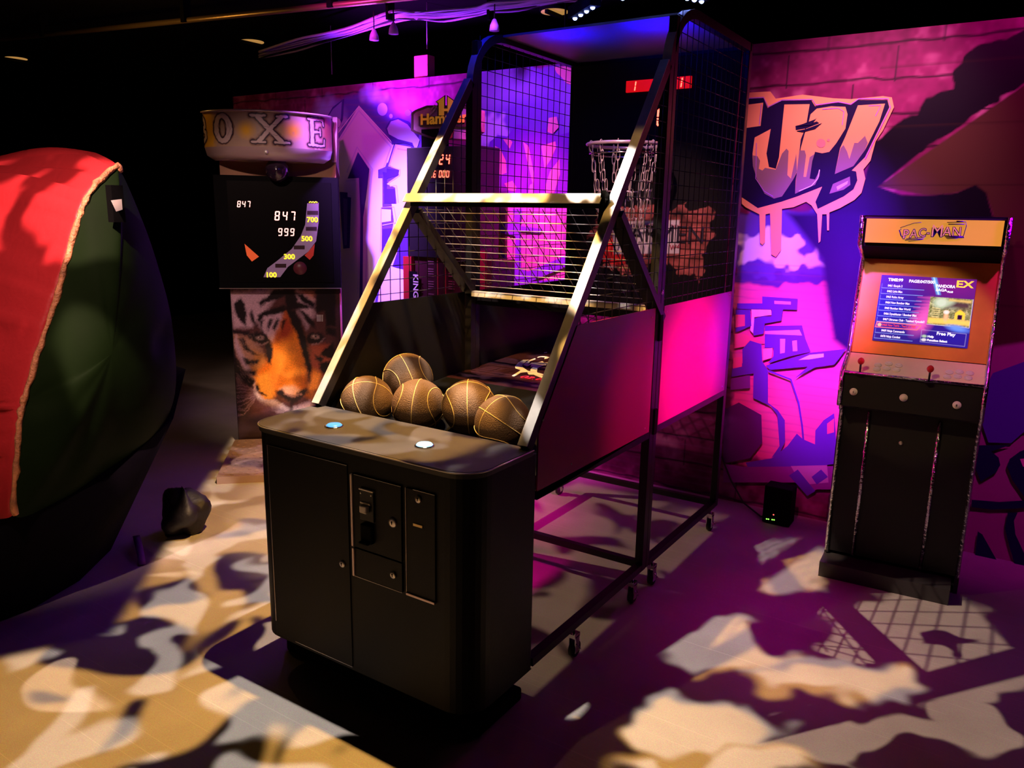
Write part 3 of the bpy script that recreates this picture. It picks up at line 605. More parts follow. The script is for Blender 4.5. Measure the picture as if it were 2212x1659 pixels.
def door(name, px, out=.004, m=M_black):
    P = [frontpt(u, v) for u, v in px]; xa = sum(p[0] for p in (P[0], P[3]))/2; xb = sum(p[0] for p in (P[1], P[2]))/2; zt = (P[0][1]+P[1][1])/2; zb = (P[2][1]+P[3][1])/2
    o = MB().box((xa, Y0-out, zb), (xb, Y0+.002, zt)).build(name, m, T, bevel=.0015); return o, (xa, xb, zb, zt)
def outline(name, pts, r, m, par): return MB().tube(pts, r, 6, smooth=False).build(name, m, par)
def lock(u, v, par, y=Y0-.004, r=.0125, m=M_trimline):
    x, z = frontpt(u, v); b = MB().lathe((x, y, z), [(r, 0), (r, .003), (r*.75, .005), (r*.45, .006), (.001, .006)], 20, (0, -1, 0)); b.build('lock', m, par)
    MB().box((x-.001, y-.0072, z-.005), (x+.001, y-.0058, z+.003)).lathe((x, y-.006, z+.003), [(.0028, 0), (.0028, .0012)], 10, (0, -1, 0)).build('keyhole', M_blackmat, par)
d1, (a, b, c, d) = door('access_door', [(580, 961), (757, 1006), (757, 1425), (600, 1377)])
outline('edge_trim_and_glint', [(b, Y0-.0045, d), (a, Y0-.0045, d), (a, Y0-.0045, c+.05)], .0011, M_trimline, d1)  # door edge catching light, drawn as a bright tube
outline('edge_trim_and_glint', [(a+.10, Y0-.0045, c), (b, Y0-.0045, c)], .0013, M_trimline, d1)  # drawn glint along the lower door edge
lock(742, 1217, d1)
d2, (a, b, c, d) = door('coin_door', [(763, 1022), (869, 1050), (871, 1209), (767, 1181)], .007)
MB().box((a-.006, Y0-.012, c), (a+.003, Y0-.001, d)).build('hinge', M_hinge, d2, bevel=.003)
outline('edge_trim_and_glint', [(a+.01, Y0-.0075, d), (b, Y0-.0075, d)], .0008, M_trimline, d2)  # lit top edge of the coin door, drawn in
lock(852, 1127, d2, Y0-.007, .0165)
x, z = frontpt(798, 1090)
MB().box((x-.030, Y0-.014, z-.052), (x+.030, Y0-.006, z+.052)).build('coin_plate', M_tube, d2, bevel=.003)
MB().box((x-.030, Y0-.0155, z+.049), (x+.030, Y0-.006, z+.053)).build('plate_edge', M_trimline, d2)
MB().box((x-.017, Y0-.030, z-.022), (x+.013, Y0-.013, z+.004)).build('return_button', M_white, d2, bevel=.004)
MB().box((x-.024, Y0-.018, z+.005), (x+.018, Y0-.013, z+.011)).build('coin_slot', M_steel, d2, bevel=.001)
MB().box((x-.022, Y0-.022, z-.125), (x+.024, Y0-.006, z-.062)).box((x-.020, Y0-.034, z-.125), (x+.020, Y0-.018, z-.118)).build('coin_cup', M_blackmat, d2, bevel=.003)
for dx in (-.022, .022): MB().lathe((x+dx, Y0-.0142, z+.041-abs(dx)*.1), [(.0035, 0), (.0028, .002), (.001, .002)], 10, (0, -1, 0)).build('screw', M_steel, d2)
d3, (a, b, c, d) = door('cash_door', [(767, 1184), (871, 1212), (872, 1277), (770, 1244)], .007)
MB().box((a-.006, Y0-.012, c), (a+.003, Y0-.001, d)).build('hinge', M_hinge, d3, bevel=.003)
outline('edge_trim_and_glint', [(a, Y0-.0075, c), (b, Y0-.0075, c)], .0009, M_trimline, d3)  # light on the cash door's lower edge as a bright line
lock(853, 1240, d3, Y0-.007)
d4, (a, b, c, d) = door('ticket_door', [(878, 1052), (941, 1068), (944, 1301), (882, 1279)], .006)
MB().box((a, Y0-.011, c-.006), (b, Y0-.001, c+.003)).build('hinge', M_hinge, d4, bevel=.002)
outline('edge_trim_and_glint', [(a, Y0-.0065, c), (a, Y0-.0065, d)], .001, M_trimline, d4); outline('edge_trim_and_glint', [(a+.03, Y0-.0065, d), (b, Y0-.0065, d)], .001, M_trimline, d4)  # ticket door edges catching light, modelled as bright lines
lock(907, 1077, d4, Y0-.006)
x, z = frontpt(906, 1134); MB().box((x-.018, Y0-.0085, z-.004), (x+.018, Y0-.005, z+.004)).build('ticket_slot', mat('brass', (.9, .62, .25), .35, .5), d4)
# push buttons
for (u, v, m) in ((722, 918, M_bluebtn), (917, 960, M_bluebtn2)):
    p = hit(u, v, 2, ZC+.006)
    bb = MB().lathe((p[0], p[1], ZC), [(.027, 0), (.027, .006), (.023, .010), (.004, .012), (.001, .012)], 32).build('push_button', m, T)
    MB().lathe((p[0], p[1], ZC), [(.033, 0), (.033, .004), (.028, .006), (.027, .005)], 32).build('button_ring', M_chrome, bb)
# ball tray and bed
def surf(y):
    if y < 2.27: return .808+(y-Y1)*.03
    if y < 2.45: return .8149+(y-2.27)*(.875-.8149)/.18
    if y < 2.80: return .875+(y-2.45)*.03/.35
    return .905+(y-2.80)*.045/1.08
prof = [(Y1, .60), (Y1, surf(Y1))]+[(yy, surf(yy)) for yy in (2.2, 2.36)]+[(2.36, .80)]
MB().prism([(XL+.02, y, z) for y, z in [(Y1+.031, .775), (Y1+.031, surf(Y1+.03)), (2.27, surf(2.27)), (2.45, surf(2.45)), (2.80, surf(2.80)), (2.80, .86), (2.45, .83), (2.27, .775)]], (XR-XL-.04, 0, 0)).build('ball_tray', M_blackmat, T)
bed = MB().prism([(XL+.02, 2.80, surf(2.80)-.02), (XL+.02, 2.80, surf(2.80)), (XL+.02, 3.88, surf(3.88)), (XL+.02, 3.88, surf(3.88)-.02)], (XR-XL-.04, 0, 0)).build('ball_return_board', mat('glossy_board', (.035, .012, .022), .22, bump=.02, bscale=500, spec=.8), T)
outline('edge_trim_and_glint', [(XL+.03, 3.875, surf(3.88)+.002), (XR-.03, 3.875, surf(3.88)+.002)], .002, M_trimline, bed)
# ring logo and date printed on the board
bn = np.array([0, -.0417, 1.0])
def bd(u, v, k=1): return hitp(u, v, (0, 2.80, surf(2.80)+.0006*k), bn)
Q8 = lambda pts: [(1000+x/9.617, 700+y/9.617) for x, y in pts]
lg = MB()
def ring_pt(a, rx, ry): return np.array([XC+rx*math.cos(a), 3.24+ry*math.sin(a), surf(3.24+ry*math.sin(a))+.0008])
R_ = random.Random(3)
for i in range(70):
    a0, a1 = 2*PI*i/70, 2*PI*(i+1)/70
    wdt = .010+.022*abs(math.sin(a0*.5+.3))+.004*R_.random()
    lg.poly([ring_pt(a0, .235, .235), ring_pt(a1, .235, .235), ring_pt(a1, .235-wdt, .235-wdt), ring_pt(a0, .235-wdt, .235-wdt)])
for q in ([(1010, 1075), (1060, 1090), (1200, 1010), (1330, 1000), (1370, 1050), (1560, 1050), (1790, 1090), (1790, 1070), (1560, 1010), (1350, 970), (1250, 900), (1230, 850), (1330, 760), (1390, 740), (1250, 740), (1150, 800), (1080, 880), (1090, 920), (1200, 960)],
          [(1250, 850), (1330, 880), (1430, 830), (1400, 890), (1480, 880), (1560, 840), (1690, 800), (1650, 770), (1540, 800), (1430, 800), (1340, 850), (1400, 770), (1510, 730), (1500, 710), (1400, 740), (1290, 810)],
          [(1540, 700), (1620, 685), (1700, 690), (1690, 730), (1750, 720), (1800, 690), (1740, 672), (1640, 665), (1560, 680)],
          [(1640, 830), (1700, 830), (1700, 860), (1760, 840), (1900, 830), (1980, 800), (1990, 760), (1900, 765), (1830, 800), (1700, 810)],
          [(1680, 590), (1750, 580), (1740, 595), (1690, 600)]):
    lg.poly([bd(u, v, 2) for u, v in Q8(q)])
lgo = lg.build('ring_logo', M_whitep, bed)
text('02.03.25', .058, bd(*Q8([(1150, 1110)])[0]), (1, 0, 0), (0, 1, .042), mat('red_print', (.85, .02, .10), .5), 'date_print', bed, .002, 1.15, 0.0, shear=.25)
# side panels, rails, posts
BS = (2.219-ZC)/(2.955-2.0)                                       # slope of the slanted bars
def bary(z): return 2.0+(z-ZC)/BS
for s, X, e in ((-1, XL, .006), (1, XR, -.006)):
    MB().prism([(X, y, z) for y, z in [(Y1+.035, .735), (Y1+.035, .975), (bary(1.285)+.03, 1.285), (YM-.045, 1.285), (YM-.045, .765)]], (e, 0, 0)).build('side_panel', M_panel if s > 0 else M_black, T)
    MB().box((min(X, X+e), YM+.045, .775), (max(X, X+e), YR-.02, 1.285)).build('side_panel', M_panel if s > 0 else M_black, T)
    xi = X+(.018 if s < 0 else -.018); xr0, xr1 = (X, X+.034) if s < 0 else (X-.034, X)
    # arch post: upright, bend and top rail in one tube
    arc = [(xi, YM-.018, .13), (xi, YM-.018, 2.20)]+[(xi, YM-.018+.24*(1-math.cos(a)), 2.20+.24*math.sin(a)) for a in [PI/2*k/9 for k in range(1, 10)]]+[(xi, YR, 2.44)]
    pb = MB()
    for i in range(len(arc)-1): pb.bar(arc[i], arc[i+1], .036, .036, (0, -1, .001) if i == 0 else (0, 0, 1) if i > 9 else (0, -1, 1))
    pb = MB(); q = []
    for i, p in enumerate(arc):
        t = np.array(arc[min(i+1, len(arc)-1)])-np.array(arc[max(i-1, 0)]); t /= np.linalg.norm(t); nrm = np.array([0, -t[2], t[1]]); q.append((np.array(p), nrm))
    V = []
    for p, nrm in q:
        for dx, dn in ((-.018, -.018), (.018, -.018), (.018, .018), (-.018, .018)): V.append(p+np.array([dx, 0, 0])+nrm*dn)
    F = [(i*4+j, i*4+(j+1) % 4, (i+1)*4+(j+1) % 4, (i+1)*4+j) for i in range(len(q)-1) for j in range(4)]+[(3, 2, 1, 0), tuple(len(V)-4+k for k in range(4))]
    pb.add(V, F); pb.build('arch_post', M_tube, T)
    cap = MB(); V = []                                            # bare worn band on the front of the bend
    for p, nrm in q[1:9]:
        for dx, dn in ((-.018, .019), (.018, .019)): V.append(p+np.array([dx, 0, 0])+nrm*dn)
    cap.add(V, [(2*i, 2*i+1, 2*i+3, 2*i+2) for i in range(7)], 0, True); cap.build('arch_band', M_steel, T)
    MB().box((xr0, YM+.004, .13), (xr1, YM+.038, 2.40)).build('middle_post', M_tube, T, bevel=.003)
    MB().box((xr0, YR-.02, .13), (xr1, YR+.02, 2.46)).build('rear_post', M_tube, T, bevel=.003)
    MB().box((xr0, Y1+.035, .735), (xr1, YM-.04, .765)).build('lower_rail', M_tube, T)
    MB().box((xr0, YM+.04, .745), (xr1, YR-.02, .775)).build('lower_rail', M_tube, T)
    MB().box((xr0, Y1+.035, .13), (xr1, YM-.04, .16)).build('floor_rail', M_tube, T)
    MB().box((xr0, YM+.04, .13), (xr1, YR-.02, .16)).build('floor_rail', M_tube, T)
    # slanted bar, black tube with a bare metal face
    A_, B_ = np.array([xi, 2.0+.022, ZC+.004]), np.array([xi, 2.955+.022, 2.219])
    dd = (B_-A_)/np.linalg.norm(B_-A_); nf = np.array([0, -dd[2], dd[1]])
    sb = MB().bar(A_, B_, .036, .036, nf).build('slanted_bar', M_tube, T)
    MB().bar(A_+nf*.0195, B_+nf*.0195, .036, .003, nf).build('metal_face', M_steel, sb)
    # brace under the cross bar
    MB().bar((xi-.0*s, 2.60, 1.655), (xi, YM+.03, 1.235), .030, .055, (1, 0, 0)).build('brace', M_tube, T)
    # nets
    nb = MB(); xo = X+(.004 if s < 0 else -.004)
    net(nb, (xo, 0, 0), (0, 1, 0), (0, 0, 1), [(YM+.03, 1.285), (YR-.01, 1.285), (YR-.01, 2.43), (YM+.03, 2.43)], .0605, .0575)
    nb.build('side_net', M_wire, T)
    nb = MB(); net(nb, (xo, 0, 0), (0, 1, 0), (0, 0, 1), [(bary(1.285)+.03, 1.285), (YM-.03, 1.285), (YM-.03, 2.19), (bary(2.19)+.03, 2.19)], .0605, .0575)
    nb.build('side_net', M_wire, T)
    for zz in (1.20, .80) if s > 0 else (): MB().box((X-.002, YM-.012, zz-.055), (X+.010, YM+.016, zz+.055)).build('hinge', M_blackmat, T, bevel=.002)
    for yy, zz in ((YM+.01, 1.345),) if s > 0 else (): MB().lathe((X, yy, zz), [(.012, 0), (.010, .003), (.004, .004), (.001, .003)], 16, (1, 0, 0)).build('bolt', M_chrome, T)
    for yy in (2.40, 2.92, 3.13, 3.90):
        cb = MB().lathe((xi, yy, .10), [(.006, 0), (.006, .035)], 10).box((xi-.016, yy-.020, .085), (xi+.016, yy+.020, .10)).box((xi-.016, yy-.012, .022), (xi-.012, yy+.016, .09)).box((xi+.012, yy-.012, .022), (xi+.016, yy+.016, .09))
        cbo = cb.build('caster', M_chrome, T)
        MB().lathe((xi-.010, yy+.008, .032), [(.004, 0), (.032, 0), (.032, .020), (.004, .020)], 20, (1, 0, 0)).build('wheel', M_rubber, cbo)
        MB().lathe((xi+.030, yy-.004, .045), [(.001, -.004), (.006, 0), (.001, .006)], 8).tube([(xi+.014, yy, .06), (xi+.030, yy-.004, .045)], .002, 6).build('brake_lever', M_chrome, cbo)
sc_ = [(Y1+.06, 1.00), (YM-.08, 1.25), (YM+.07, 1.26), (YR-.05, 1.27), (YM-.09, .79), (2.30, .80), (YR-.06, .80)]
for yy, zz in sc_: MB().lathe((XR, yy, zz), [(.004, -.002), (.004, .0015), (.001, .003)], 8, (1, 0, 0)).build('screw', M_steel, T)
# cross members
MB().box((XL+.036, 2.565-.018, 1.672), (XR-.036, 2.565+.018, 1.706)).build('cross_bar', M_tube, T)
dfc = np.array([0, 1, BS])/math.hypot(1, BS); nf = np.array([0, -dfc[2], dfc[1]]); cc = np.array([0, 2.565, 1.692])+nf*.024
MB().bar(np.array([XL+.004, 0, 0])+cc, np.array([XR-.05, 0, 0])+cc, .042, .004, nf).build('cross_bar_face', M_steel, T)
MB().prism([(XR-.055, 2.55, 1.735), (XR-.055, 2.62, 1.70), (XR-.055, 2.62, 1.60), (XR-.055, 2.53, 1.62)], (.018, 0, 0)).build('gusset', M_blackmat, T)
for yy, zz in ((YM, .145), (YR, .145), (YR, .76), (YR, 2.44), (Y1+.06, .145)): MB().box((XL+.036, yy-.014, zz-.015), (XR-.036, yy+.014, zz+.015)).build('cross_rail', M_tube, T)
MB().box((XL+.036, YM+.00, 1.225), (XR-.036, YM+.03, 1.262)).build('deflector_rail', M_tube, T)
MB().box((XL+.05, YM-.055, 1.268), (XR-.04, YM-.020, 1.292)).build('deflector_lip', M_steel, T)
nb = MB(); pl = math.hypot(YM-2.60, 1.655-1.30); ey = np.array([0, (YM-2.60)/pl, -(1.655-1.30)/pl])
net(nb, (XL, 2.60, 1.665), (1, 0, 0), ey, [(.04, 0), (XR-XL-.04, 0), (XR-XL-.04, pl), (.04, pl)], .0575, .051, .0019, m2=1); nb.build('sloping_net', [M_wire, M_wire2], T)
nb = MB(); e1 = np.array([math.cos(.6), 0, math.sin(.6)]); e2 = np.array([-math.sin(.6), 0, math.cos(.6)])
def rot2(p): v = np.array([p[0], 0, p[1]]); return (float(v@e1), float(v@e2))
net(nb, (XL, YR-.03, .95), e1, e2, [rot2(p) for p in ((.04, 0), (XR-XL-.04, 0), (XR-XL-.04, .16), (.04, .16))], .05, .05, .0025); nb.build('return_net', M_darkcable, T)
# roof panel, backboard with printed torn bricks and a white sign
MB().box((XL+.036, YM+.20, 2.445), (XR-.036, YR+.015, 2.455)).build('roof_panel', mat('satin_roof', (.10, .10, .12), .5, spec=.6), T)
yb = YR-.026
def board():
    x0, x1, z0, z1 = XL+.036, XR-.036, 1.10, 2.425; nx, nz = 300, 400
    st = grid_st(nx, nz); V = np.stack([x0+(x1-x0)*st[:, 0], np.full(len(st), yb), z0+(z1-z0)*st[:, 1]], 1); P = pixels_of(V); XZ = V[:, [0, 2]]
    c = Canvas(P, (.008, .007, .009)); c.wob = np.stack([(vnoise(XZ, .02, 8)-.5)*12, (vnoise(XZ, .02, 9)-.5)*12], 1)
    Z = lambda pts: [(1240+x/6.144, 400+y/6.144) for x, y in pts]
    br = Canvas(P, (.30, .08, .07)); br.c *= (.35+1.0*vnoise(XZ, .03, 4)*1.1+.4*vnoise(XZ, .012, 5))[:, None]
    rr = XZ[:, 1]/.045; ri = np.floor(rr); br.mix(np.clip(1.3-np.abs(rr-ri-.5)/.10*1.0, 0, 1)*0+np.clip((np.abs(rr-ri-.5)-.40)/.05, 0, 1)*.9, (.03, .01, .01))
    br.mix(np.clip((np.abs((XZ[:, 0]/.11+.5*(ri % 2)) % 1-.5)-.46)/.03, 0, 1)*.9, (.03, .01, .01))
    def inside(poly): return np.clip(.5-sdist(c.P+c.wob, Z(poly))/2, 0, 1)[:, None]
    for q in ([(300, 350), (345, 345), (400, 460), (520, 330), (620, 250), (760, 320), (900, 260), (1100, 270), (1300, 330), (1480, 250), (1520, 330), (1600, 330), (1740, 270), (1860, 330), (1840, 480), (1820, 560), (1880, 680), (1780, 740), (1740, 820), (1720, 950), (1740, 1100), (1700, 1200), (1650, 1290), (1620, 1200), (1500, 1180), (1400, 1200), (1260, 1020), (1100, 1080), (1050, 1020), (950, 1110), (880, 980), (560, 900), (400, 700), (200, 700), (180, 640), (300, 560)],
              [(440, 900), (640, 900), (700, 1020), (780, 1160), (700, 1210), (560, 1120), (380, 1090)]):
        a = inside(q); c.c = c.c*(1-a)+br.c*a
    c.poly(Z([(1290, 340), (1420, 300), (1540, 360), (1520, 450), (1300, 460)]), (.01, .01, .01), 8, .8)
    c.poly(Z([(1560, 690), (1760, 680), (1760, 720), (1560, 715)]), (.02, .01, .01), 3)
    c.wob *= 0
    c.poly(Z([(400, 860), (520, 700), (570, 800), (680, 960), (690, 1040), (580, 1060), (400, 1010)]), (.75, .03, .03), 2)
    c.poly(Z([(520, 486), (1410, 462), (1407, 905), (540, 915)]), (.62, .56, .58), 1)
    o = sheet('backboard', lambda s, t: (x0+(x1-x0)*s, yb, z0+(z1-z0)*t), nx, nz, c.c, attr_mat('backboard_print', .5, spec=.12), T)
    md = o.modifiers.new('t', 'SOLIDIFY'); md.thickness = .012; md.offset = 1
    return o
bb = board()
def bp_(u, v, k=.003): return hit(u, v, 1, yb-k)
Zp = lambda x, y: (1240+x/6.144, 400+y/6.144)
inkR = mat('sign_red_ink', (.35, .05, .08), .5); inkB = mat('sign_black_ink', (.02, .015, .03), .5)
text('DOCH JUGENDEN DEN', .030, bp_(*Zp(640, 560), .014), (1, 0, 0), (0, 0, 1), inkR, 'sign_lettering', bb, .002, 1.05)
text('ARMEN', .125, bp_(*Zp(735, 742), .014), (1, 0, 0), (0, 0, 1), inkB, 'sign_lettering', bb, .002, 1.0)
text('w4', .06, bp_(*Zp(1265, 860), .014), (1, 0, 0), (0, 0, 1), inkR, 'sign_lettering', bb, .002, .9)
# red lit scoreboard windows
pa, pb_ = hit(1353, 201, 1, yb-.015), hit(1495, 168, 1, yb-.015)
wz0, wz1 = hit(1375, 199, 1, yb-.015)[2], hit(1375, 174, 1, yb-.015)[2]
MB().box((pa[0], yb-.024, wz0), (pb_[0], yb-.013, wz1)).build('score_window', M_redglow, bb, bevel=.002)
hh = (wz1-wz0)*.86; mb = MB()
for (u, ch) in ((1364, '1'), (1412, '3'), (1463, '1')):
    p = hit(u, 197, 1, yb-.0262); digits(mb, ch, (p[0]-(hh*.1 if ch == '1' else 0), yb-.0262, wz0+hh*.08), (1, 0, 0), (0, 0, 1), hh)
mb.build('score_digits', M_red, bb)
za, zb_ = hit(1424, 272, 1, yb-.015)[2], hit(1424, 235, 1, yb-.015)[2]
mb = MB(); digits(mb, '0', (hit(1417, 272, 1, yb-.015)[0], yb-.016, za), (1, 0, 0), (0, 0, 1), zb_-za, slant=.05); mb.build('score_digits', M_red, bb)
# hoop with chain net
HC = np.array([XC, 3.62, 1.985]); HR = .182
ring = lambda R, z, n=48: [(HC[0]+R*math.cos(2*PI*i/n), HC[1]+R*math.sin(2*PI*i/n), z) for i in range(n)]
hoop = MB().tube(ring(HR, HC[2]), .0085, 10, closed=True).build('hoop_rim', mat('purple_chrome', (.8, .62, .72), .25, .5), T)
MB().tube(ring(HR-.012, HC[2]-.045), .004, 8, closed=True).build('net_ring', M_chrome, hoop)
MB().box((XC-.09, HC[1]+HR-.01, HC[2]-.012), (XC+.09, yb-.013, HC[2]+.004)).box((XC-.10, yb-.022, HC[2]-.10), (XC+.10, yb-.013, HC[2]+.02)).build('hoop_bracket', M_tube, hoop, bevel=.003)
M_chain = mat('steel_chain', (.75, .62, .58), .3, .4)
for k in range(12):
    a = 2*PI*(k+.5)/12; ch = MB(); zt = HC[2]-.012; n = 9; zz = zt
    for i in range(n):
        f = i/n; rr = HR-.012-.075*f+(.018*math.sin(3.1*i+k) if i > 4 else 0); f2 = (i+1)/n; aa = a+(.10*math.sin(1.7*i+k) if i > 3 else 0)
        p0 = np.array([HC[0]+rr*math.cos(aa), HC[1]+rr*math.sin(aa), zt-i*.045]); rad = np.array([math.cos(a), math.sin(a), 0]); tan = np.array([-math.sin(a), math.cos(a), 0])
        sd = tan if i % 2 else rad; dn = np.array([-.0083*8.3*math.cos(a)*.12*8, -.0083*8.3*math.sin(a)*.12*8, -1]); dn /= np.linalg.norm(dn); L_, w2 = .027, .0085
        pts = [p0+dn*(-L_+w2)*-1*-1*0+dn*(L_*.72*math.sin(t)+(.0))+sd*(w2*math.cos(t)) for t in [2*PI*j/12 for j in range(12)]]
        pts = [p0-dn*.0225+dn*0+dn*(.0225+L_*math.sin(t))+sd*(w2*math.copysign(abs(math.cos(t))**.6, math.cos(t))) for t in [2*PI*j/12 for j in range(12)]]
        ch.tube(pts, .0022, 5, closed=True)
    ch.build('net_chain', M_chain, hoop)
# mirror plate between chain net ends: small connecting wire square
MB().tube([(HC[0]-.06, HC[1]-.06, HC[2]-.22), (HC[0]+.06, HC[1]-.07, HC[2]-.22), (HC[0]+.07, HC[1]+.05, HC[2]-.22), (HC[0]-.06, HC[1]+.06, HC[2]-.22)], .0022, 5, closed=True).build('net_link', M_chain, hoop)

# ------------------------------------------------------------------ basketballs
RB = .1025
def ball_proto():
    mb = MB(); n, m = 48, 32
    o = MB().lathe((0, 0, 0), [(max(RB*math.sin(PI*i/m), .0005), -RB*math.cos(PI*i/m)) for i in range(m+1)], n).build('basketball', M_ball)
    k = RB+.0004; sb = MB(); N = 72
    C = [[(k*math.cos(t), 0, k*math.sin(t)) for t in [2*PI*i/N for i in range(N)]], [(0, k*math.cos(t), k*math.sin(t)) for t in [2*PI*i/N for i in range(N)]]]
    for s in (-1, 1):
        c = []
        for i in range(N):
            t = 2*PI*i/N; th = .86+.20*math.cos(2*t); c.append((k*math.sin(th)*math.cos(t)*1.0, s*k*math.cos(th), k*math.sin(th)*math.sin(t)))
        C.append(c)
    for c in C: sb.tube(c, .0017, 6, closed=True)
    s = sb.build('seam', M_seam, o)
    return o, s
b0, s0 = ball_proto()
BALLS = [((982, 896.5), None, (.05, .22, -.98), 'brown basketball with yellow seams, third from the left in the front row of the tray'),
         ((840, 817), None, (.35, -.35, -.75), 'brown basketball resting alone behind the front row, highest in the tray'),
         ((778, 858), None, (.50, .50, -.90), 'leftmost basketball in the front row of the tray, with crossing yellow seams'),
         ((876.5, 876), None, (-.1, -.75, -1.05), 'second basketball from the left in the front row, below the lone rear ball'),
         ((1094, 914), None, (.95, .15, -.35), 'rightmost basketball in the tray, touching the right slanted metal bar')]
pos = []
for (uv, _, rot, lab) in BALLS:
    d = ray(*uv); lo, hi = 1.5, 4.5
    f = lambda t: (CAM+d*t)[2]-RB-surf((CAM+d*t)[1])
    for _i in range(60):
        mid = (lo+hi)/2
        if f(mid) > 0: lo = mid
        else: hi = mid
    pos.append(CAM+d*lo)
pos[4] = pos[4]+np.array([.012, -.02, 0]); pos[0] = pos[0]+np.array([-.006, .05, .0]); pos[1] = pos[1]+np.array([-.10, .10, .02])
pos = [p+np.array([-.02, 0, 0]) for p in pos]; pos[1] = np.array([-2.103, 2.395, .96])
for _it in range(200):
    for i in range(5):
        for j in range(i+1, 5):
            dv = pos[j]-pos[i]; L_ = np.linalg.norm(dv)
            if L_ < 2*RB+.008: q = dv/L_*(2*RB+.008-L_)/2; pos[i] = pos[i]-q; pos[j] = pos[j]+q
    for i in range(5):
        pos[i][0] = min(max(pos[i][0], XL+.016+RB), XR-.016-RB); pos[i][1] = max(pos[i][1], Y1+.040+RB); pos[i][2] = max(surf(max(pos[i][1]+q_, Y1+.03))+math.sqrt((RB+.0035)**2-q_*q_) for q_ in [RB*k_/12 for k_ in range(-12, 13)])+.001
for i, (uv, _, rot, lab) in enumerate(BALLS):
    if i == 0: o = b0
    else:
        o = b0.copy(); COL.objects.link(o); s = s0.copy(); COL.objects.link(s); s.parent = o; s.matrix_parent_inverse = Matrix.Identity(4)
    o.location = pos[i]; o.rotation_euler = rot; tag(o, lab, 'basketball', 'basketballs in the machine tray')
s0.matrix_parent_inverse = Matrix.Identity(4)
print('balls', [np.round(p, 3).tolist() for p in pos])

# ------------------------------------------------------------------ upright arcade cabinet
aa = math.radians(3); AE = np.array([math.cos(aa), math.sin(aa), 0]); AN = np.array([math.sin(aa), -math.cos(aa), 0]); AP = np.array([-.668, 3.80, 0])
def K(s, d, z): return AP+AE*s+AN*d+np.array([0, 0, z])
AW = .572
A = thing('arcade_cabinet', tuple(K(AW/2, -.25, 0)), 'black upright arcade cabinet with amber marquee, lit screen and two red-topped joysticks', 'arcade cabinet')
M_crinkle = mat('chrome_moulding', (.85, .82, .85), .16, 1, bump=.9, bscale=55)
prof = [(-.50, .0), (-.02, 0), (0, .09), (0, .785), (.03, .80), (.035, .825), (.115, .835), (.12, .985), (-.035, 1.055), (-.165, 1.475), (-.12, 1.50), (-.015, 1.535), (0, 1.55), (.012, 1.668), (-.50, 1.672)]
front = prof[2:14]
M_side = mat('gloss_black_side', (.030, .012, .025), .25, spec=.9)
M_body = mat('black_laminate', (.005, .0035, .005), .5, bump=.1, bscale=400)
for s0_, s1_ in ((0, .018), (AW-.018, AW)):
    MB().prism([K(s0_, d, z) for d, z in prof], AE*(s1_-s0_)).build('side_panel', M_side, A)
    MB().tube([K((s0_+s1_)/2, d+.004, z) for d, z in front], .0095, 8).build('chrome_moulding', M_crinkle, A)
i0, i1 = .018, AW-.018
def slab(name, pts, m, th=.012, bev=0.0):
    """panel between the side walls along a profile segment"""
    (d0, z0), (d1, z1) = pts; L_ = math.hypot(d1-d0, z1-z0); nd, nz_ = (z1-z0)/L_, -(d1-d0)/L_
    q = [K(i0, d0, z0), K(i1, d0, z0), K(i1, d1, z1), K(i0, d1, z1)]; off = AN*(-nd*th)+np.array([0, 0, -nz_*th])
    return MB().prism(q, off).build(name, m, A, bevel=bev)
slab('lower_panel', [(-.004, .09), (-.004, .80)], M_body)
slab('control_box_front', [(.112, .832), (.116, .980)], M_body)
MB().prism([K(i0, 0, .80), K(i1, 0, .80), K(i1, .112, .832), K(i0, .112, .832)], (0, 0, .006)).build('control_box_base', M_body, A)
cp = slab('control_panel', [(.116, .984), (-.035, 1.052)], mat('brushed_cream_panel', (.80, .62, .40), .3, spec=.9, var=.1))
M_gold = mat('amber_bezel_print', (.85, .34, .07), .16, var=.3, vscale=2.5, spec=.8, coat=.6)
bz = slab('bezel', [(-.038, 1.055), (-.165, 1.475)], M_gold)
slab('speaker_panel', [(-.16, 1.478), (-.015, 1.535)], M_blackmat)
slab('marquee_frame', [(-.012, 1.535), (.002, 1.668)], M_blackmat)
MB().prism([K(i0, .004, 1.655), K(i1, .004, 1.655), K(i1, -.49, 1.66), K(i0, -.49, 1.66)], (0, 0, .008)).build('top_panel', M_body, A)
MB().prism([K(i0, -.49, .02), K(i1, -.49, .02), K(i1, -.49, 1.655), K(i0, -.49, 1.655)], -AN*.008).build('back_panel', M_body, A)
MB().prism([K(i0, .0, .045), K(i1, .0, .045), K(i1, -.48, .045), K(i0, -.48, .045)], (0, 0, .012)).build('bottom_panel', M_body, A)
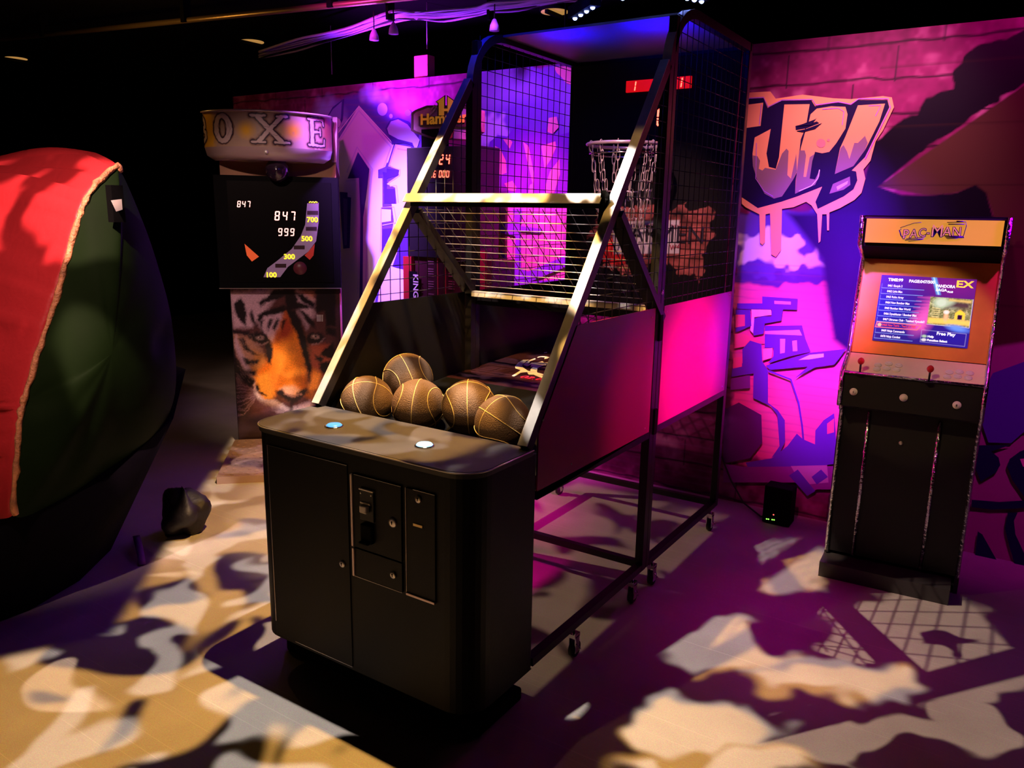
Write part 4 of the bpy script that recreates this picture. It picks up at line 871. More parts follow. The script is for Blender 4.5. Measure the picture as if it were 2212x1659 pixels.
# marquee picture: amber backlit sheet with sketchy lettering
mq = MB().prism([K(.028, .001, 1.552), K(AW-.028, .001, 1.552), K(AW-.028, .011, 1.655), K(.028, .011, 1.655)], AN*.004).build('marquee', mat('amber_marquee', (.42, .18, .03), .16, emit=(1.0, .42, .05), estr=.62, var=.2, vscale=5, coat=.6), A)
M_ink = mat('sketch_ink', (.03, .015, .09), .4)
def mqpt(u, v, k=.0062): return hitp(u, v, K(0, .006+k, 1.60), AN*.995+np.array([0, 0, -.09]))
Qm = lambda x, y: (1780+x/3.949, 440+y/3.949)
exm = AE; eym = np.array([0, 0, 1.])
def inkline(pts, r=.0012, m=M_ink, nm='sketch_line'):
    mb = MB(); mb.tube([mqpt(*Qm(x, y)) for x, y in pts], r, 5); return mb
ib = MB()
for q, r in (([(660, 215), (645, 225), (665, 290), (700, 280)], .0016), ([(650, 205), (770, 165), (830, 160)], .0014), ([(1050, 160), (1210, 155), (1215, 190), (1185, 290)], .0016), ([(1060, 175), (1200, 175)], .0022), ([(700, 300), (860, 285)], .0016), ([(690, 310), (850, 300)], .0022), ([(720, 322), (840, 305)], .0014),
             ([(1000, 270), (1190, 280), (1195, 290), (1040, 292)], .0020), ([(1030, 282), (1180, 284)], .0022), ([(1050, 300), (1140, 298)], .0013), ([(640, 225), (655, 275), (690, 290)], .0016), ([(1130, 150), (1190, 152)], .0024)):
    ib.tube([mqpt(*Qm(x, y)) for x, y in q], r, 5)
ib.build('sketch_lines', M_ink, mq)
x = 668
for ch, wd, yy, sz in (('P', 62, 285, .036), ('A', 72, 278, .034), ('C', 70, 268, .033), ('-', 34, 262, .03), ('M', 104, 268, .048), ('A', 76, 262, .037), ('N', 70, 262, .036)):
    p = mqpt(*Qm(x, yy)); p = p-np.array([0, 0, .006]); text(ch, sz*1.5, p, exm, eym, M_ink, 'marquee_letter', mq, .0, .86, .0026)
    text(ch, sz*1.5, p, exm, eym, mat('amber_letter_fill', (.85, .48, .16), .4, emit=(1.0, .45, .09), estr=.4), 'letter_fill', mq, .0016, .86, -.0004)
    x += wd
# screen
snorm = np.cross(K(0, -.165, 1.475)-K(0, -.038, 1.055), AE); snorm = snorm/np.linalg.norm(snorm)
if snorm@AN < 0: snorm = -snorm
eys = (K(0, -.165, 1.475)-K(0, -.038, 1.055)); eys /= np.linalg.norm(eys)
S0 = K(0, -.038, 1.055)
def spt(u, v, k=.004): return hitp(u, v, S0+snorm*k, snorm)
c4 = [spt(*q) for q in ((1884, 735), (2087, 753), (2113, 606), (1905, 592))]
SO = c4[0]; ex_s = c4[1]-c4[0]; SWd = np.linalg.norm((c4[1]+c4[2]-c4[0]-c4[3])/2); SHt = np.linalg.norm((c4[3]+c4[2]-c4[0]-c4[1])/2)
sc0 = (sum(c4)/4)-AE*SWd/2-eys*SHt/2
def SP(x, y, k=0.0): return sc0+AE*x*SWd+eys*y*SHt+snorm*k
nx, ny = 220, 160; st = grid_st(nx, ny); Pn = st*np.array([400, 300.])
c = Canvas(Pn, (.035, .01, .16)); n1 = vnoise(Pn, 60, 2)
c.ell(290, 270, 180, 70, (.16, .01, .22), .8); c.ell(60, 150, 130, 120, (.0, .01, .42), .9, .8); c.ell(330, 40, 120, 60, (.02, .01, .30), .8)
c.poly([(215, 300), (235, 300), (262, 225), (245, 225)], (.10, .35, .85), 4); c.poly([(222, 300), (226, 300), (256, 225), (251, 225)], (.5, .8, 1), 2)
for k in range(10): c.poly([(232-9*k*.35, 215-18*k*.8), (170-k*4, 208-16*k), (238-k*2, 200-15*k)], (.75, .10, .50), 5, .55)
c.ell(205, 110, 34, 60, (.85, .12, .55), .7, .7, -.5)
for k in range(10):
    y = 252-k*25.5
    if k == 7: continue
    c.line([(8, y-11), (190-k*2, y-11)], 1.6, (.25, .45, .9), 1.2); c.line([(8, y-11), (8, y+8)], 1, (.2, .3, .7), 1)
y = 252-7*25.5; c.line([(6, y-11), (185, y-11), (200, y+10), (10, y+12), (6, y-11)], 3, (1.0, .22, .18), 1.5); c.ell(22, y, 8, 7, (1, .6, .3), .4)
pic = Canvas(Pn, (.10, .12, .03)); pn = vnoise(Pn, 7, 4); pn2 = vnoise(Pn, 3, 6)
pic.c += (pn*pn2)[:, None]*np.array([.55, .55, .30])
pic.ell(270, 190, 30, 22, (.55, .75, .55), .5); pic.ell(315, 185, 20, 18, (.45, .62, .42), .5); pic.poly([(225, 98), (395, 98), (395, 118), (225, 122)], (.80, .62, .12), 5); pic.poly([(332, 122), (332, 148), (350, 165), (372, 148), (372, 122), (362, 122), (362, 142), (342, 142), (342, 122)], (.95, .68, .05), 3)
pic.poly([(343, 122), (361, 122), (361, 141), (343, 141)], (.02, .0, .04), 2); pic.ell(296, 130, 9, 20, (.80, .5, .25), .5); pic.ell(296, 150, 11, 8, (.95, .85, .75), .4); pic.poly([(285, 165), (390, 165), (392, 200), (330, 205)], (.08, .04, .05), 8, .7); pic.poly([(300, 200), (390, 195), (390, 206), (300, 208)], (.70, .55, .15), 4, .8)
for k in range(5): pic.line([(236, 165-9*k), (268, 163-9*k)], 2.5, (.75, .70, .30), 1.5)
a_ = np.clip(.5-sdist(Pn, [(222, 92), (396, 88), (396, 212), (222, 214)])/2, 0, 1)[:, None]; c.c = c.c*(1-a_)+pic.c*a_
c.line([(222, 92), (396, 88), (396, 212)], 1.8, (.7, .7, .8), 1); c.ell(350, 82, 42, 13, (.12, .30, .95), .5, .9, -.15)
c.line([(205, 65), (388, 62), (388, 8), (205, 12), (205, 65)], 1.3, (.45, .45, .75), 1, .8); c.ell(219, 38, 10, 6, (.35, .55, .40), .4); c.ell(219, 22, 10, 6, (.7, .75, .8), .4)
scr = sheet('screen', lambda s, t: SP(s, t, .002), nx, ny, c.c, attr_mat('screen_glow', .15, 1.0, .8), A)
M_stxt = mat('screen_white_text', (.6, .6, .65), .4, emit=(.85, .9, 1.0), estr=1.1); M_syel = mat('screen_yellow_text', (.6, .4, .1), .4, emit=(1.0, .58, .04), estr=1.1)
M_sred = mat('screen_red_text', (.5, .05, .05), .4, emit=(.75, .03, .06), estr=.8)
def stext(s, x, y, h, m=M_stxt, sx=1.0, bold=.0006): text(s, h*SHt/300*1.38, SP(x/400, y/300, .0028), AE, eys, m, 'screen_text', scr, 0, sx, bold, ext=.0002)
stext('TIME:99', 32, 274, 13); stext('PAGE:047/500', 122, 272, 13, sx=.95)
for k, s in enumerate(('0461 Gunpla 2', '0462 Light Man', '0463 Robo Army', '0464 New Bomber Man', '0465 Bomber Man World', '0466 Dynablaster / Bomber Man', '0467 Ultraman Club - Tatakae! Kyoudai!!', '0468 New Tetris - Years of 1989', '0469 Ninja Commando', '0470 Ninja Combat')):
    stext(s, 34, 248-25.5*k, 10, M_sred if k == 7 else M_stxt, .72, .0003)
stext('PANDORA', 238, 257, 13, sx=.85); stext('SAGA', 240, 240, 12); stext('EX', 318, 262, 30, M_syel, 1.3, .0012); stext('PLUS', 288, 236, 7)
stext('Free Play', 268, 48, 14); stext('Help', 233, 34, 9); stext('Function Select', 233, 18, 9)
# control panel: joysticks and buttons
cpn = np.array([0, 0, 1.])*math.cos(math.atan2(.068, .151))+AN*math.sin(math.atan2(.068, .151))
def cpt(u, v): return hitp(u, v, K(0, .116, .984)+cpn*.001, cpn)
j0 = None
for (u, v) in ((1857, 808), (2006, 826)):
    p = cpt(u, v)
    jb = MB().lathe((0, 0, 0), [(.019, 0), (.019, .002), (.016, .003), (.001, .003)], 20).tube([(0, 0, 0), (0, 0, .050)], .0045, 8)
    if j0 is None:
        o1 = jb.build('joystick', M_tube, A); o2 = MB().lathe((0, 0, .058), [(.001, -.0165), (.010, -.013), (.0165, 0), (.010, .013), (.001, .0165)], 20).build('ball_top', M_redball, o1)
        md = o2.modifiers.new('s', 'SUBSURF'); md.levels = 1; md.render_levels = 2; j0 = (o1, o2); jl = o1
    else:
        jl = j0[0].copy(); COL.objects.link(jl); b2 = j0[1].copy(); COL.objects.link(b2); b2.parent = jl
    jl.location = p
for b2 in [x_ for x_ in COL.objects if x_.name.startswith('ball_top')]: b2.matrix_parent_inverse = Matrix.Identity(4)
q = [(460, 1378), (552, 1367), (637, 1382), (450, 1413), (536, 1408), (618, 1420), (1068, 1440), (1155, 1437), (1243, 1448), (1050, 1480), (1140, 1477), (1230, 1490)]
pb0 = None
Rcp = Vector(cpn).to_track_quat('Z', 'Y').to_euler()
for x, y in q:
    p = cpt(*Qm(x, y))
    if pb0 is None:
        pb0 = MB().lathe((0, 0, 0), [(.0155, 0), (.0155, .003), (.012, .005), (.0115, .0035), (.0105, .0035), (.0105, .007), (.008, .0085), (.001, .009)], 24).build('play_button', M_white, A); o = pb0
    else: o = pb0.copy(); COL.objects.link(o)
    o.location = p; o.rotation_euler = Rcp
for (u, v), sym in (((1844, 846), '1'), ((1952, 859), ''), ((2067, 875), '2')):
    p = hitp(u, v, K(0, .116, .98), AN)
    o = MB().lathe(p, [(.0165, 0), (.0165, .003), (.013, .005), (.012, .0035), (.0115, .0075), (.001, .008)], 24, AN).build('start_button', M_white, A)
    if sym: text('i' if sym == '1' else 'ii', .014, p+AN*.0085-AE*(.002 if sym == '1' else .004)-np.array([0, 0, .005]), AE, (0, 0, 1), M_blackmat, 'player_mark', o, 0, 1, .0005)
p = hitp(1946, 957, K(0, .0, .5), AN); o = MB().lathe(p, [(.009, 0), (.009, .003), (.006, .005), (.001, .005)], 18, AN).build('panel_lock', M_trimline, A)
# chrome strips on the lower panel, edge of the control box, kick plate
for (u0, v0), (u1, v1) in (((1878, 890), (1840, 1218)), ((2031, 912), (1985, 1255))):
    a_, b_ = hitp(u0, v0, K(0, .0, .5), AN), hitp(u1, v1, K(0, .0, .5), AN); xs = (a_-AP)@AE; xe = (b_-AP)@AE
    MB().tube([K((xs+xe)/2, .001, .09), K((xs+xe)/2, .001, max(a_[2], b_[2]))], .0085, 8).build('chrome_strip', M_crinkle, A)
MB().tube([K(.01, .122, .987), K(AW-.01, .122, .987)], .0065, 8).build('chrome_edge', M_crinkle, A)
MB().prism([K(.0, -.02, .0), K(AW-.03, -.02, .0), K(AW-.03, .125, .0), K(.0, .125, .0)], (0, 0, .072)).build('kick_plate', mat('dull_black_steel', (.05, .045, .05), .38, .3), A, bevel=.003)

# ------------------------------------------------------------------ boxing machine, turned towards the room
ba = math.radians(45); BE = np.array([math.cos(ba), math.sin(ba), 0]); BN = np.array([math.sin(ba), -math.cos(ba), 0]); BP = np.array([-4.58, 3.43, 0])
def Kb(s, d, z): return BP+BE*s+BN*d+np.array([0, 0, z])
def bprism(s0, s1, d0, d1, z0, z1): return MB().prism([Kb(s0, d0, z0), Kb(s1, d0, z0), Kb(s1, d1, z0), Kb(s0, d1, z0)], (0, 0, z1-z0))
BX = thing('boxing_machine', tuple(Kb(.37, -.2, 0)), 'tall boxing machine with a tiger face panel and a curved lettered yellow header', 'arcade machine')
bprism(0, .745, -.42, -.004, .03, 1.12).build('lower_body', M_body, BX)
bprism(.02, .72, -.40, .0, 0, .03).build('base', M_blackmat, BX)
bprism(-.055, .75, -.40, .06, 1.12, 1.865).build('display_housing', M_blackmat, BX, bevel=.006)
M_rim = mat('magenta_edge_strip', (.85, .15, .45), .25, spec=.9)
MB().tube([Kb(.742, .004, .05), Kb(.742, .004, 1.115)], .007, 6).build('edge_strip', M_rim, BX)
MB().prism([Kb(-.057, .062, 1.117), Kb(.752, .062, 1.117), Kb(.752, .062, 1.122), Kb(-.057, .062, 1.122)], BN*.003).build('edge_lip', M_trimline, BX)
# tiger picture
def tiger():
    nx, nz = 190, 290; st = grid_st(nx, nz); s = .005+.73*st[:, 0]; z = .035+1.08*st[:, 1]
    V = np.array([Kb(a, .0, b) for a, b in zip(s, z)]); P = pixels_of(V); Z = lambda pts: [(460+x/3.606, 600+y/3.606) for x, y in pts]
    XZ = np.stack([s, z], 1)
    c = Canvas(P, (.028, .012, .016)); c.wob = np.stack([(vnoise(XZ, .016, 8)-.5)*3+(vnoise(XZ, .006, 3)-.5)*3, (vnoise(XZ, .016, 9)-.5)*3+(vnoise(XZ, .006, 5)-.5)*3], 1); c.k = .45
    MV = (.62, .40, .50); OR = (.85, .20, .015); BK = (.008, .003, .008); BR_ = (.30, .06, .02); WH = (.75, .55, .60); RD = (.42, .05, .02)
    c.poly(Z([(110, 90), (960, 80), (960, 700), (900, 1060), (560, 1120), (300, 1060), (150, 700)]), (.10, .03, .035), 25)
    c.poly(Z([(125, 110), (380, 100), (540, 90), (420, 250), (360, 330), (300, 390), (160, 390)]), MV, 12)
    c.poly(Z([(620, 100), (780, 110), (790, 200), (760, 260), (700, 150)]), (.50, .18, .12), 10)
    c.poly(Z([(640, 90), (790, 170), (800, 290), (730, 400), (660, 260)]), MV, 12, .7)
    c.poly(Z([(350, 300), (520, 250), (560, 300), (470, 500), (400, 430), (360, 380)]), MV, 10)
    c.poly(Z([(150, 430), (300, 470), (380, 560), (400, 700), (330, 820), (250, 740), (190, 620), (160, 540)]), (.50, .24, .16), 12)
    c.poly(Z([(320, 560), (400, 600), (420, 700), (360, 800), (300, 700)]), (.62, .24, .06), 12)
    c.poly(Z([(760, 520), (900, 520), (940, 620), (860, 760), (760, 700)]), (.50, .10, .05), 12)
    c.poly(Z([(180, 440), (220, 560), (260, 640), (300, 740), (240, 720), (190, 600), (165, 500)]), MV, 7, .8)
    # brow fur, forehead
    c.poly(Z([(560, 270), (640, 330), (700, 470), (720, 700), (740, 880), (760, 950), (700, 900), (560, 880), (450, 920), (400, 960), (330, 860), (330, 760), (420, 650), (470, 520), (520, 400)]), OR, 14)
    c.ell(*Z([(585, 640)])[0], 28, 50, (.95, .32, .03), .9, .9); c.poly(Z([(560, 270), (600, 280), (640, 400), (600, 480), (480, 500), (500, 420)]), RD, 16, .8)
    c.poly(Z([(330, 770), (430, 720), (480, 880), (470, 950), (400, 950), (330, 870)]), (.88, .30, .03), 12, .9)
    c.poly(Z([(770, 700), (850, 740), (820, 860), (770, 940), (740, 880)]), (.88, .26, .03), 10, .9)
    # muzzle
    c.poly(Z([(560, 840), (640, 840), (700, 880), (640, 930), (560, 910), (520, 870)]), (.80, .42, .30), 10, .9)
    c.poly(Z([(320, 820), (345, 880), (400, 950), (500, 960), (560, 1000), (600, 1020), (700, 980), (760, 960), (770, 1000), (700, 1040), (500, 1050), (380, 980), (325, 900)]), WH, 9)
    c.poly(Z([(490, 880), (540, 865), (560, 910), (640, 915), (690, 870), (740, 860), (735, 900), (690, 940), (620, 985), (560, 950), (500, 910)]), (.015, .006, .010), 7)
    c.line(Z([(612, 980), (612, 1030), (560, 1060)]), 3, BK, 3); c.line(Z([(560, 905), (620, 925), (690, 905)]), 2.5, (.45, .22, .2), 2)
    c.ell(*Z([(345, 860)])[0], 5, 9, BK, .6); c.poly(Z([(350, 880), (400, 900), (425, 920), (400, 920), (360, 900)]), BK, 4)
    c.poly(Z([(350, 940), (480, 990), (580, 1040), (420, 1060), (330, 1000)]), (.16, .06, .10), 12, .7)
    # stripes
    for q in ([(215, 150), (245, 200), (262, 280), (255, 380), (215, 340), (170, 270), (160, 210)], [(300, 250), (320, 300), (345, 390), (300, 340), (285, 290)], [(350, 190), (420, 150), (470, 90), (580, 80), (575, 130), (500, 170), (420, 190), (370, 225)],
              [(345, 330), (350, 290), (430, 250), (560, 210), (575, 250), (480, 290), (400, 300), (360, 345)], [(560, 90), (640, 90), (660, 190), (700, 200), (800, 240), (690, 240), (620, 250), (600, 300), (570, 250)], [(640, 110), (700, 130), (800, 200), (790, 240), (690, 190)],
              [(590, 260), (640, 250), (680, 330), (720, 440), (740, 560), (770, 700), (750, 820), (730, 700), (690, 560), (650, 430), (600, 350)], [(660, 240), (720, 270), (790, 340), (800, 400), (740, 360), (700, 300)], [(800, 80), (960, 80), (960, 380), (880, 380), (870, 260), (800, 280)],
              [(410, 500), (440, 480), (470, 560), (450, 680), (420, 660), (405, 590)], [(280, 440), (350, 420), (410, 440), (440, 500), (400, 515), (340, 500), (290, 470)], [(130, 400), (280, 420), (330, 500), (270, 450), (150, 430)], [(720, 470), (760, 430), (850, 430), (880, 480), (820, 510), (740, 520)],
              [(360, 330), (400, 330), (380, 400), (430, 480), (380, 430)], [(440, 320), (470, 320), (430, 420), (420, 380)], [(500, 310), (520, 330), (480, 420), (460, 400)], [(550, 320), (570, 330), (540, 420), (530, 380)],
              [(200, 470), (240, 560), (320, 600), (360, 600), (300, 570), (260, 520), (240, 460)], [(230, 620), (300, 640), (360, 640), (350, 670), (260, 680)], [(200, 650), (240, 720), (340, 720), (330, 760), (240, 760)], [(150, 480), (180, 620), (240, 740), (330, 800), (300, 860), (170, 760)],
              [(860, 560), (940, 500), (960, 640), (880, 620), (830, 600)], [(790, 600), (860, 620), (850, 660), (800, 640)], [(820, 660), (960, 640), (900, 760), (840, 740)], [(880, 380), (960, 400), (960, 460), (880, 440)]):
        c.poly(Z(q), BK, 6, .92)
    # eyes
    for ex_, ey_ in ((362, 468), (793, 462)):
        q = Z([(ex_, ey_)])[0]; c.ell(q[0], q[1], 14, 7, BK, .3); c.ell(q[0]+1, q[1], 8, 5, (.42, .26, .24), .4); c.ell(q[0]+1, q[1]-1, 3, 3, (.01, .01, .01), .5); c.ell(q[0]-2, q[1]-2, 1.2, 1.2, (.8, .7, .7), .5)
    c.line(Z([(330, 520), (400, 520), (430, 500)]), 2, (.5, .3, .3), 2, .7); c.line(Z([(770, 520), (830, 510), (870, 470)]), 2, (.5, .3, .3), 2, .8); c.line(Z([(455, 480), (400, 380), (420, 320)]), 2.5, (.6, .4, .45), 3, .7)
    R2 = random.Random(5)
    for k in range(12):                        # whiskers and cheek fur
        y = 830+22*k; c.line(Z([(330, 880+7*k), (240, y+R2.randint(-10, 20)), (165, y+R2.randint(0, 30))]), .9, (.32, .18, .24), 1.2, .8)
    for k in range(60):
        x = R2.uniform(150, 330); y = R2.uniform(420, 800); c.line(Z([(x, y), (x+R2.uniform(10, 30), y+R2.uniform(20, 50))]), .8, (.45, .28, .28), 1.2, .35)
    c.c *= (.75+.5*vnoise(XZ, .004, 12))[:, None]
    return sheet('tiger_panel', lambda a, b: Kb(.005+.73*a, .0, .035+1.08*b), nx, nz, c.c, attr_mat('tiger_print', .35, coat=.3), BX)
tg = tiger()
vb = MB()
for r in range(5):
    for q in range(2):
        p = hitp(460+(808+q*38)/3.606, 600+(295+r*11)/3.606, Kb(0, .003, 0), BN); vb.prism([p, p+BE*(.030 if q == 0 else .010), p+BE*(.030 if q == 0 else .010)+np.array([0, 0, .005]), p+np.array([0, 0, .005])], BN*.001)
vb.build('vent_slots', M_whitep, BX)
# display face: digits and score ladder
def bq(x, y, k=.0): return hitp(400+x/3.606, 180+y/3.606, Kb(0, .066+k, 0), BN)
disp = MB().prism([Kb(.03, .060, 1.16), Kb(.70, .060, 1.16), Kb(.70, .060, 1.83), Kb(.03, .060, 1.83)], BN*.004).build('display_glass', mat('smoked_glass', (.002, .0015, .002), .5, spec=.08), BX)
mb = MB(); k_ = 1.0
p = bq(403, 965); h_ = np.linalg.norm(bq(403, 915)-bq(403, 965)); digits(mb, '847', p, BE, (0, 0, 1), h_, gap=.22, slant=.15)
p = bq(695, 1068); h_ = np.linalg.norm(bq(695, 995)-bq(695, 1068)); digits(mb, '847', p, BE, (0, 0, 1), h_, gap=.30, slant=.12)
p = bq(722, 1188); h_ = np.linalg.norm(bq(722, 1128)-bq(722, 1188)); digits(mb, '999', p, BE, (0, 0, 1), h_, gap=.25, slant=.12)
for (x, y) in ((868, 1467), (890, 1457)): mb.tube([bq(x+8*math.cos(t), y-8*math.sin(t)) for t in [2*PI*j/10 for j in range(10)]], .0015, 5, closed=True)
mb.build('score_digits', M_pinkdigit, disp)
lad = MB(); lad.poly([bq(x, y, -.0015) for x, y in [(610, 1510), (640, 1440), (720, 1380), (830, 1290), (900, 1190), (935, 1100), (950, 935), (1040, 930), (1040, 1080), (1020, 1230), (960, 1310), (880, 1370), (800, 1430), (740, 1510)]])
lad.build('score_ladder', mat('grey_violet_print', (.22, .13, .22), .5, emit=(.28, .15, .26), estr=.35), disp)
for s_, x, y in (('700', 948, 1080), ('500', 905, 1228), ('300', 768, 1368), ('100', 626, 1510)): text(s_, .047, bq(x, y), BE, (0, 0, 1), M_yeldigit, 'ladder_number', disp, .001, 1.05, .0016)
for x, y in ((940, 1130), (846, 1275), (702, 1418), (950, 1005)):
    MB().prism([bq(x, y+18), bq(x+85, y+18), bq(x+85, y-12), bq(x, y-12)], BN*.001).build('unlit_number', M_dim, disp)
MB().tube([bq(965+6*i, 930-8*abs(math.sin(i*.9)), .001) for i in range(12)], .0035, 6).build('crown_light', M_yeldigit, disp)
MB().add([bq(x, y) for x, y in [(462, 1250), (575, 1350), (520, 1388), (480, 1340)]], [(0, 1, 2, 3)]).build('orange_flame', mat('orange_print', (.5, .08, .02), .5, emit=(1.0, .12, .03), estr=.5), disp)
MB().add([bq(x, y) for x, y in [(1010, 1250), (1000, 1340), (970, 1375), (930, 1340), (960, 1310)]], [(0, 1, 2, 3, 4)]).build('red_flame', mat('red_print2', (.3, .03, .02), .5, emit=(.8, .03, .02), estr=.25), disp)
MB().lathe(bq(895, 1440), [(.045, 0), (.045, .002), (.001, .002)], 28, BN).build('round_dial', mat('dial', (.15, .03, .05), .4), disp)
# neck, striker housing and curved lettered header
bprism(-.02, .735, -.38, -.02, 1.865, 2.02).build('neck', mat('tan_wood_neck', (.36, .17, .08), .55, var=.15), BX)
MB().lathe(Kb(.36, .10, 1.90), [(.001, -.09), (.05, -.07), (.075, -.02), (.075, .03), (.05, .07), (.001, .085)], 24, BN).build('striker_bulb', mat('black_gloss', (.02, .01, .025), .15, spec=.9), BX)
def header(s, t):
    """curved front band: s across 0..1, t up"""
    a = (s-.5)*2*math.radians(63); R = .455
    return Kb(.31+R*math.sin(a), -.13+.40*math.cos(a)+.0, 2.035+.215*t)
nx, nz = 420, 110; st = grid_st(nx, nz); Pn = np.stack([(st[:, 0])*960, (st[:, 1])*200], 1)   # s 0..1 -> 0..960 mm, t -> mm
c = Canvas(Pn, (.44, .31, .24)); c.wob = np.stack([(vnoise(Pn, 14, 8)-.5)*6, (vnoise(Pn, 14, 9)-.5)*6], 1)
YEL = (.80, .45, .04); INK = (.03, .015, .03); LET = (.60, .46, .46)
c.poly([(-10, -10), (120, -10), (150, 60), (120, 210), (-10, 210)], YEL, 25); c.ell(365, 95, 42, 38, YEL, .7); c.ell(640, 100, 55, 45, YEL, .6); c.poly([(860, -10), (970, -10), (970, 210), (860, 210)], (.40, .12, .10), 30)
def outlined(fn):
    for col, grow in (((.22, .12, .09), 15), (INK, 8.5), (LET, 0)): fn(col, grow)
def Lo(col, g):
    q = c.P+c.wob; r1 = np.sqrt(((q[:, 0]-205)/(72+g))**2+((q[:, 1]-103)/(84+g*.6))**2); r2 = np.sqrt(((q[:, 0]-205)/max(30-g, 8))**2+((q[:, 1]-103)/(58-g))**2)
    c.mix(np.clip(.5-(r1-1)/.06, 0, 1)*np.clip(.5+(r2-1)/.10, 0, 1), col)
def Lstroke(strokes):
    def f(col, g):
        for pts, w_ in strokes: c.line(pts, w_+2*g, col, 2 if g < 10 else 5)
    return f
outlined(Lo)
outlined(Lstroke([([(435, 172), (575, 32)], 26), ([(575, 172), (440, 32)], 22), ([(395, 176), (480, 176)], 12), ([(550, 176), (612, 176)], 12), ([(400, 28), (475, 28)], 12), ([(535, 28), (620, 28)], 12)]))
outlined(Lstroke([([(775, 30), (775, 172)], 26), ([(750, 176), (868, 176)], 12), ([(750, 26), (872, 26)], 12), ([(775, 104), (840, 104)], 12), ([(866, 176), (870, 146)], 10), ([(870, 26), (876, 60)], 10), ([(840, 86), (840, 122)], 9)]))
outlined(Lstroke([([(-5, 172), (20, 150), (25, 120), (-5, 104)], 20), ([(-5, 100), (30, 85), (32, 55), (-5, 30)], 22)]))
for q in ([(150, 60), (180, 90), (170, 120), (185, 150)], [(240, 60), (262, 100), (245, 140)], [(470, 120), (500, 110), (520, 130), (560, 128)], [(500, 80), (540, 66), (575, 74)], [(765, 150), (780, 120), (770, 80)]): c.line(q, 1.6, (.1, .06, .06), 1)
for k in range(14): c.ell(random.uniform(0, 950), random.uniform(5, 195), random.uniform(5, 16), random.uniform(4, 10), (.40, .26, .22), .9, .4)
hd = sheet('header', header, nx, nz, c.c, attr_mat('header_print', .22, 0, coat=.6), BX)
M_hull = mat('cream_fibreglass', (.42, .30, .30), .22, spec=.8, coat=.4)
hb = MB(); N_ = 40; top_ = []; rows = []
for (off, z_, kk) in ((.0, 2.035, 1.0), (-.01, 1.985, .97), (-.08, 1.955, .86), (-.10, 1.955, .80)):
    rows.append([Kb(.31+(.455*kk)*math.sin((i/N_-.5)*2*math.radians(63)), -.13+.40*kk*math.cos((i/N_-.5)*2*math.radians(63)), z_) for i in range(N_+1)])
V = [p for r in rows for p in r]; hb.add(V, [(j*(N_+1)+i, j*(N_+1)+i+1, (j+1)*(N_+1)+i+1, (j+1)*(N_+1)+i) for j in range(3) for i in range(N_)], 0, True)
tp = [header(i/N_, 1.0) for i in range(N_+1)]; bt = [header(i/N_, 0) for i in range(N_+1)]
rim = [Kb(.31+.462*math.sin((i/N_-.5)*2*math.radians(63)), -.128+.407*math.cos((i/N_-.5)*2*math.radians(63)), 2.253) for i in range(N_+1)]
hb.tube(rim, .007, 6); hb.add(tp+[tp[0]-BN*.40, tp[-1]-BN*.40], [list(range(N_+1))+[N_+2, N_+1]])
for e_ in (0, N_): hb.add([tp[e_], bt[e_], bt[e_]-BN*.40, tp[e_]-BN*.40], [(0, 1, 2, 3)])
hb.add(rows[3]+[rows[3][0]-BN*.30, rows[3][-1]-BN*.30], [list(range(N_+1))+[N_+2, N_+1]])
hb.build('header_shell', M_hull, BX)
MB().prism([Kb(.71, -.10, 1.95), Kb(.71, .0, 1.97), Kb(.725, .02, 2.26), Kb(.725, -.42, 2.26), Kb(.725, -.42, 1.87), Kb(.73, -.10, 1.87)], BE*.03).build('header_side_fin', M_hull, BX)
MB().lathe(header(.50, -.14)+BN*-.0, [(.012, 0), (.012, .006), (.006, .010), (.001, .010)], 16, BN).build('header_bolt', M_steel, BX)
# chequer plate platform
pl_ = bprism(-.02, .80, .03, .85, .0, .045).build('platform', mat('pinkish_plate', (.45, .30, .28), .4, .3, var=.15), BX, bevel=.003)
kb = MB()
for i in range(17):
    for j in range(17):
        a, b = .02+i*.047, .07+j*.047; q = (BE+BN*.6) if (i+j) % 2 else (BE-BN*.6); q = q/np.linalg.norm(q)*.014; w_ = np.cross(q, (0, 0, 1)); w_ = w_/np.linalg.norm(w_)*.004; p = Kb(a, b, .0455)
        kb.prism([p-q, p+w_, p+q, p-w_], (0, 0, .003))
kb.build('raised_pattern', mat('plate_bumps', (.52, .36, .36), .3, .5), pl_)

# ------------------------------------------------------------------ hammer game behind
HY = 4.02
def hp(u, v, k=0): return hit(u, v, 1, HY-k)
hx0, hx1 = hp(893, 600)[0], hp(1062, 600)[0]
HM = thing('hammer_machine', ((hx0+hx1)/2, HY+.15, 0), 'narrow black hammer strength tester with red digits, behind the left post of the cage', 'arcade machine')
MB().box((hx0, HY, 0), (hx1, HY+.26, 1.36)).build('tower', mat('dark_maroon_panel', (.045, .010, .014), .35), HM)
MB().box((hx0-.03, HY-.02, 1.36), (hx1-.10, HY+.22, 2.05)).build('display_box', M_body, HM, bevel=.004)
MB().box((hx0+.08, HY-.003, 2.05), (hx0+.22, HY+.10, 2.16)).build('neck', M_blackmat, HM)
H3 = lambda x, y: (700+x/3.2528, 130+y/3.2528)
mqh = MB().prism([hp(*H3(x, y), .0) for x, y in [(612, 370), (640, 350), (720, 322), (960, 320), (1090, 350), (1090, 500), (1000, 560), (760, 545), (640, 505), (612, 490)]], (0, .06, 0)).build('header_sign', mat('grey_violet_sign', (.30, .18, .20), .45, var=.4, vscale=14), HM)
M_gold2 = mat('gold_letters', (.80, .42, .03), .4, emit=(.9, .40, .02), estr=.15); M_dk = mat('dark_outline', (.04, .01, .012), .5)
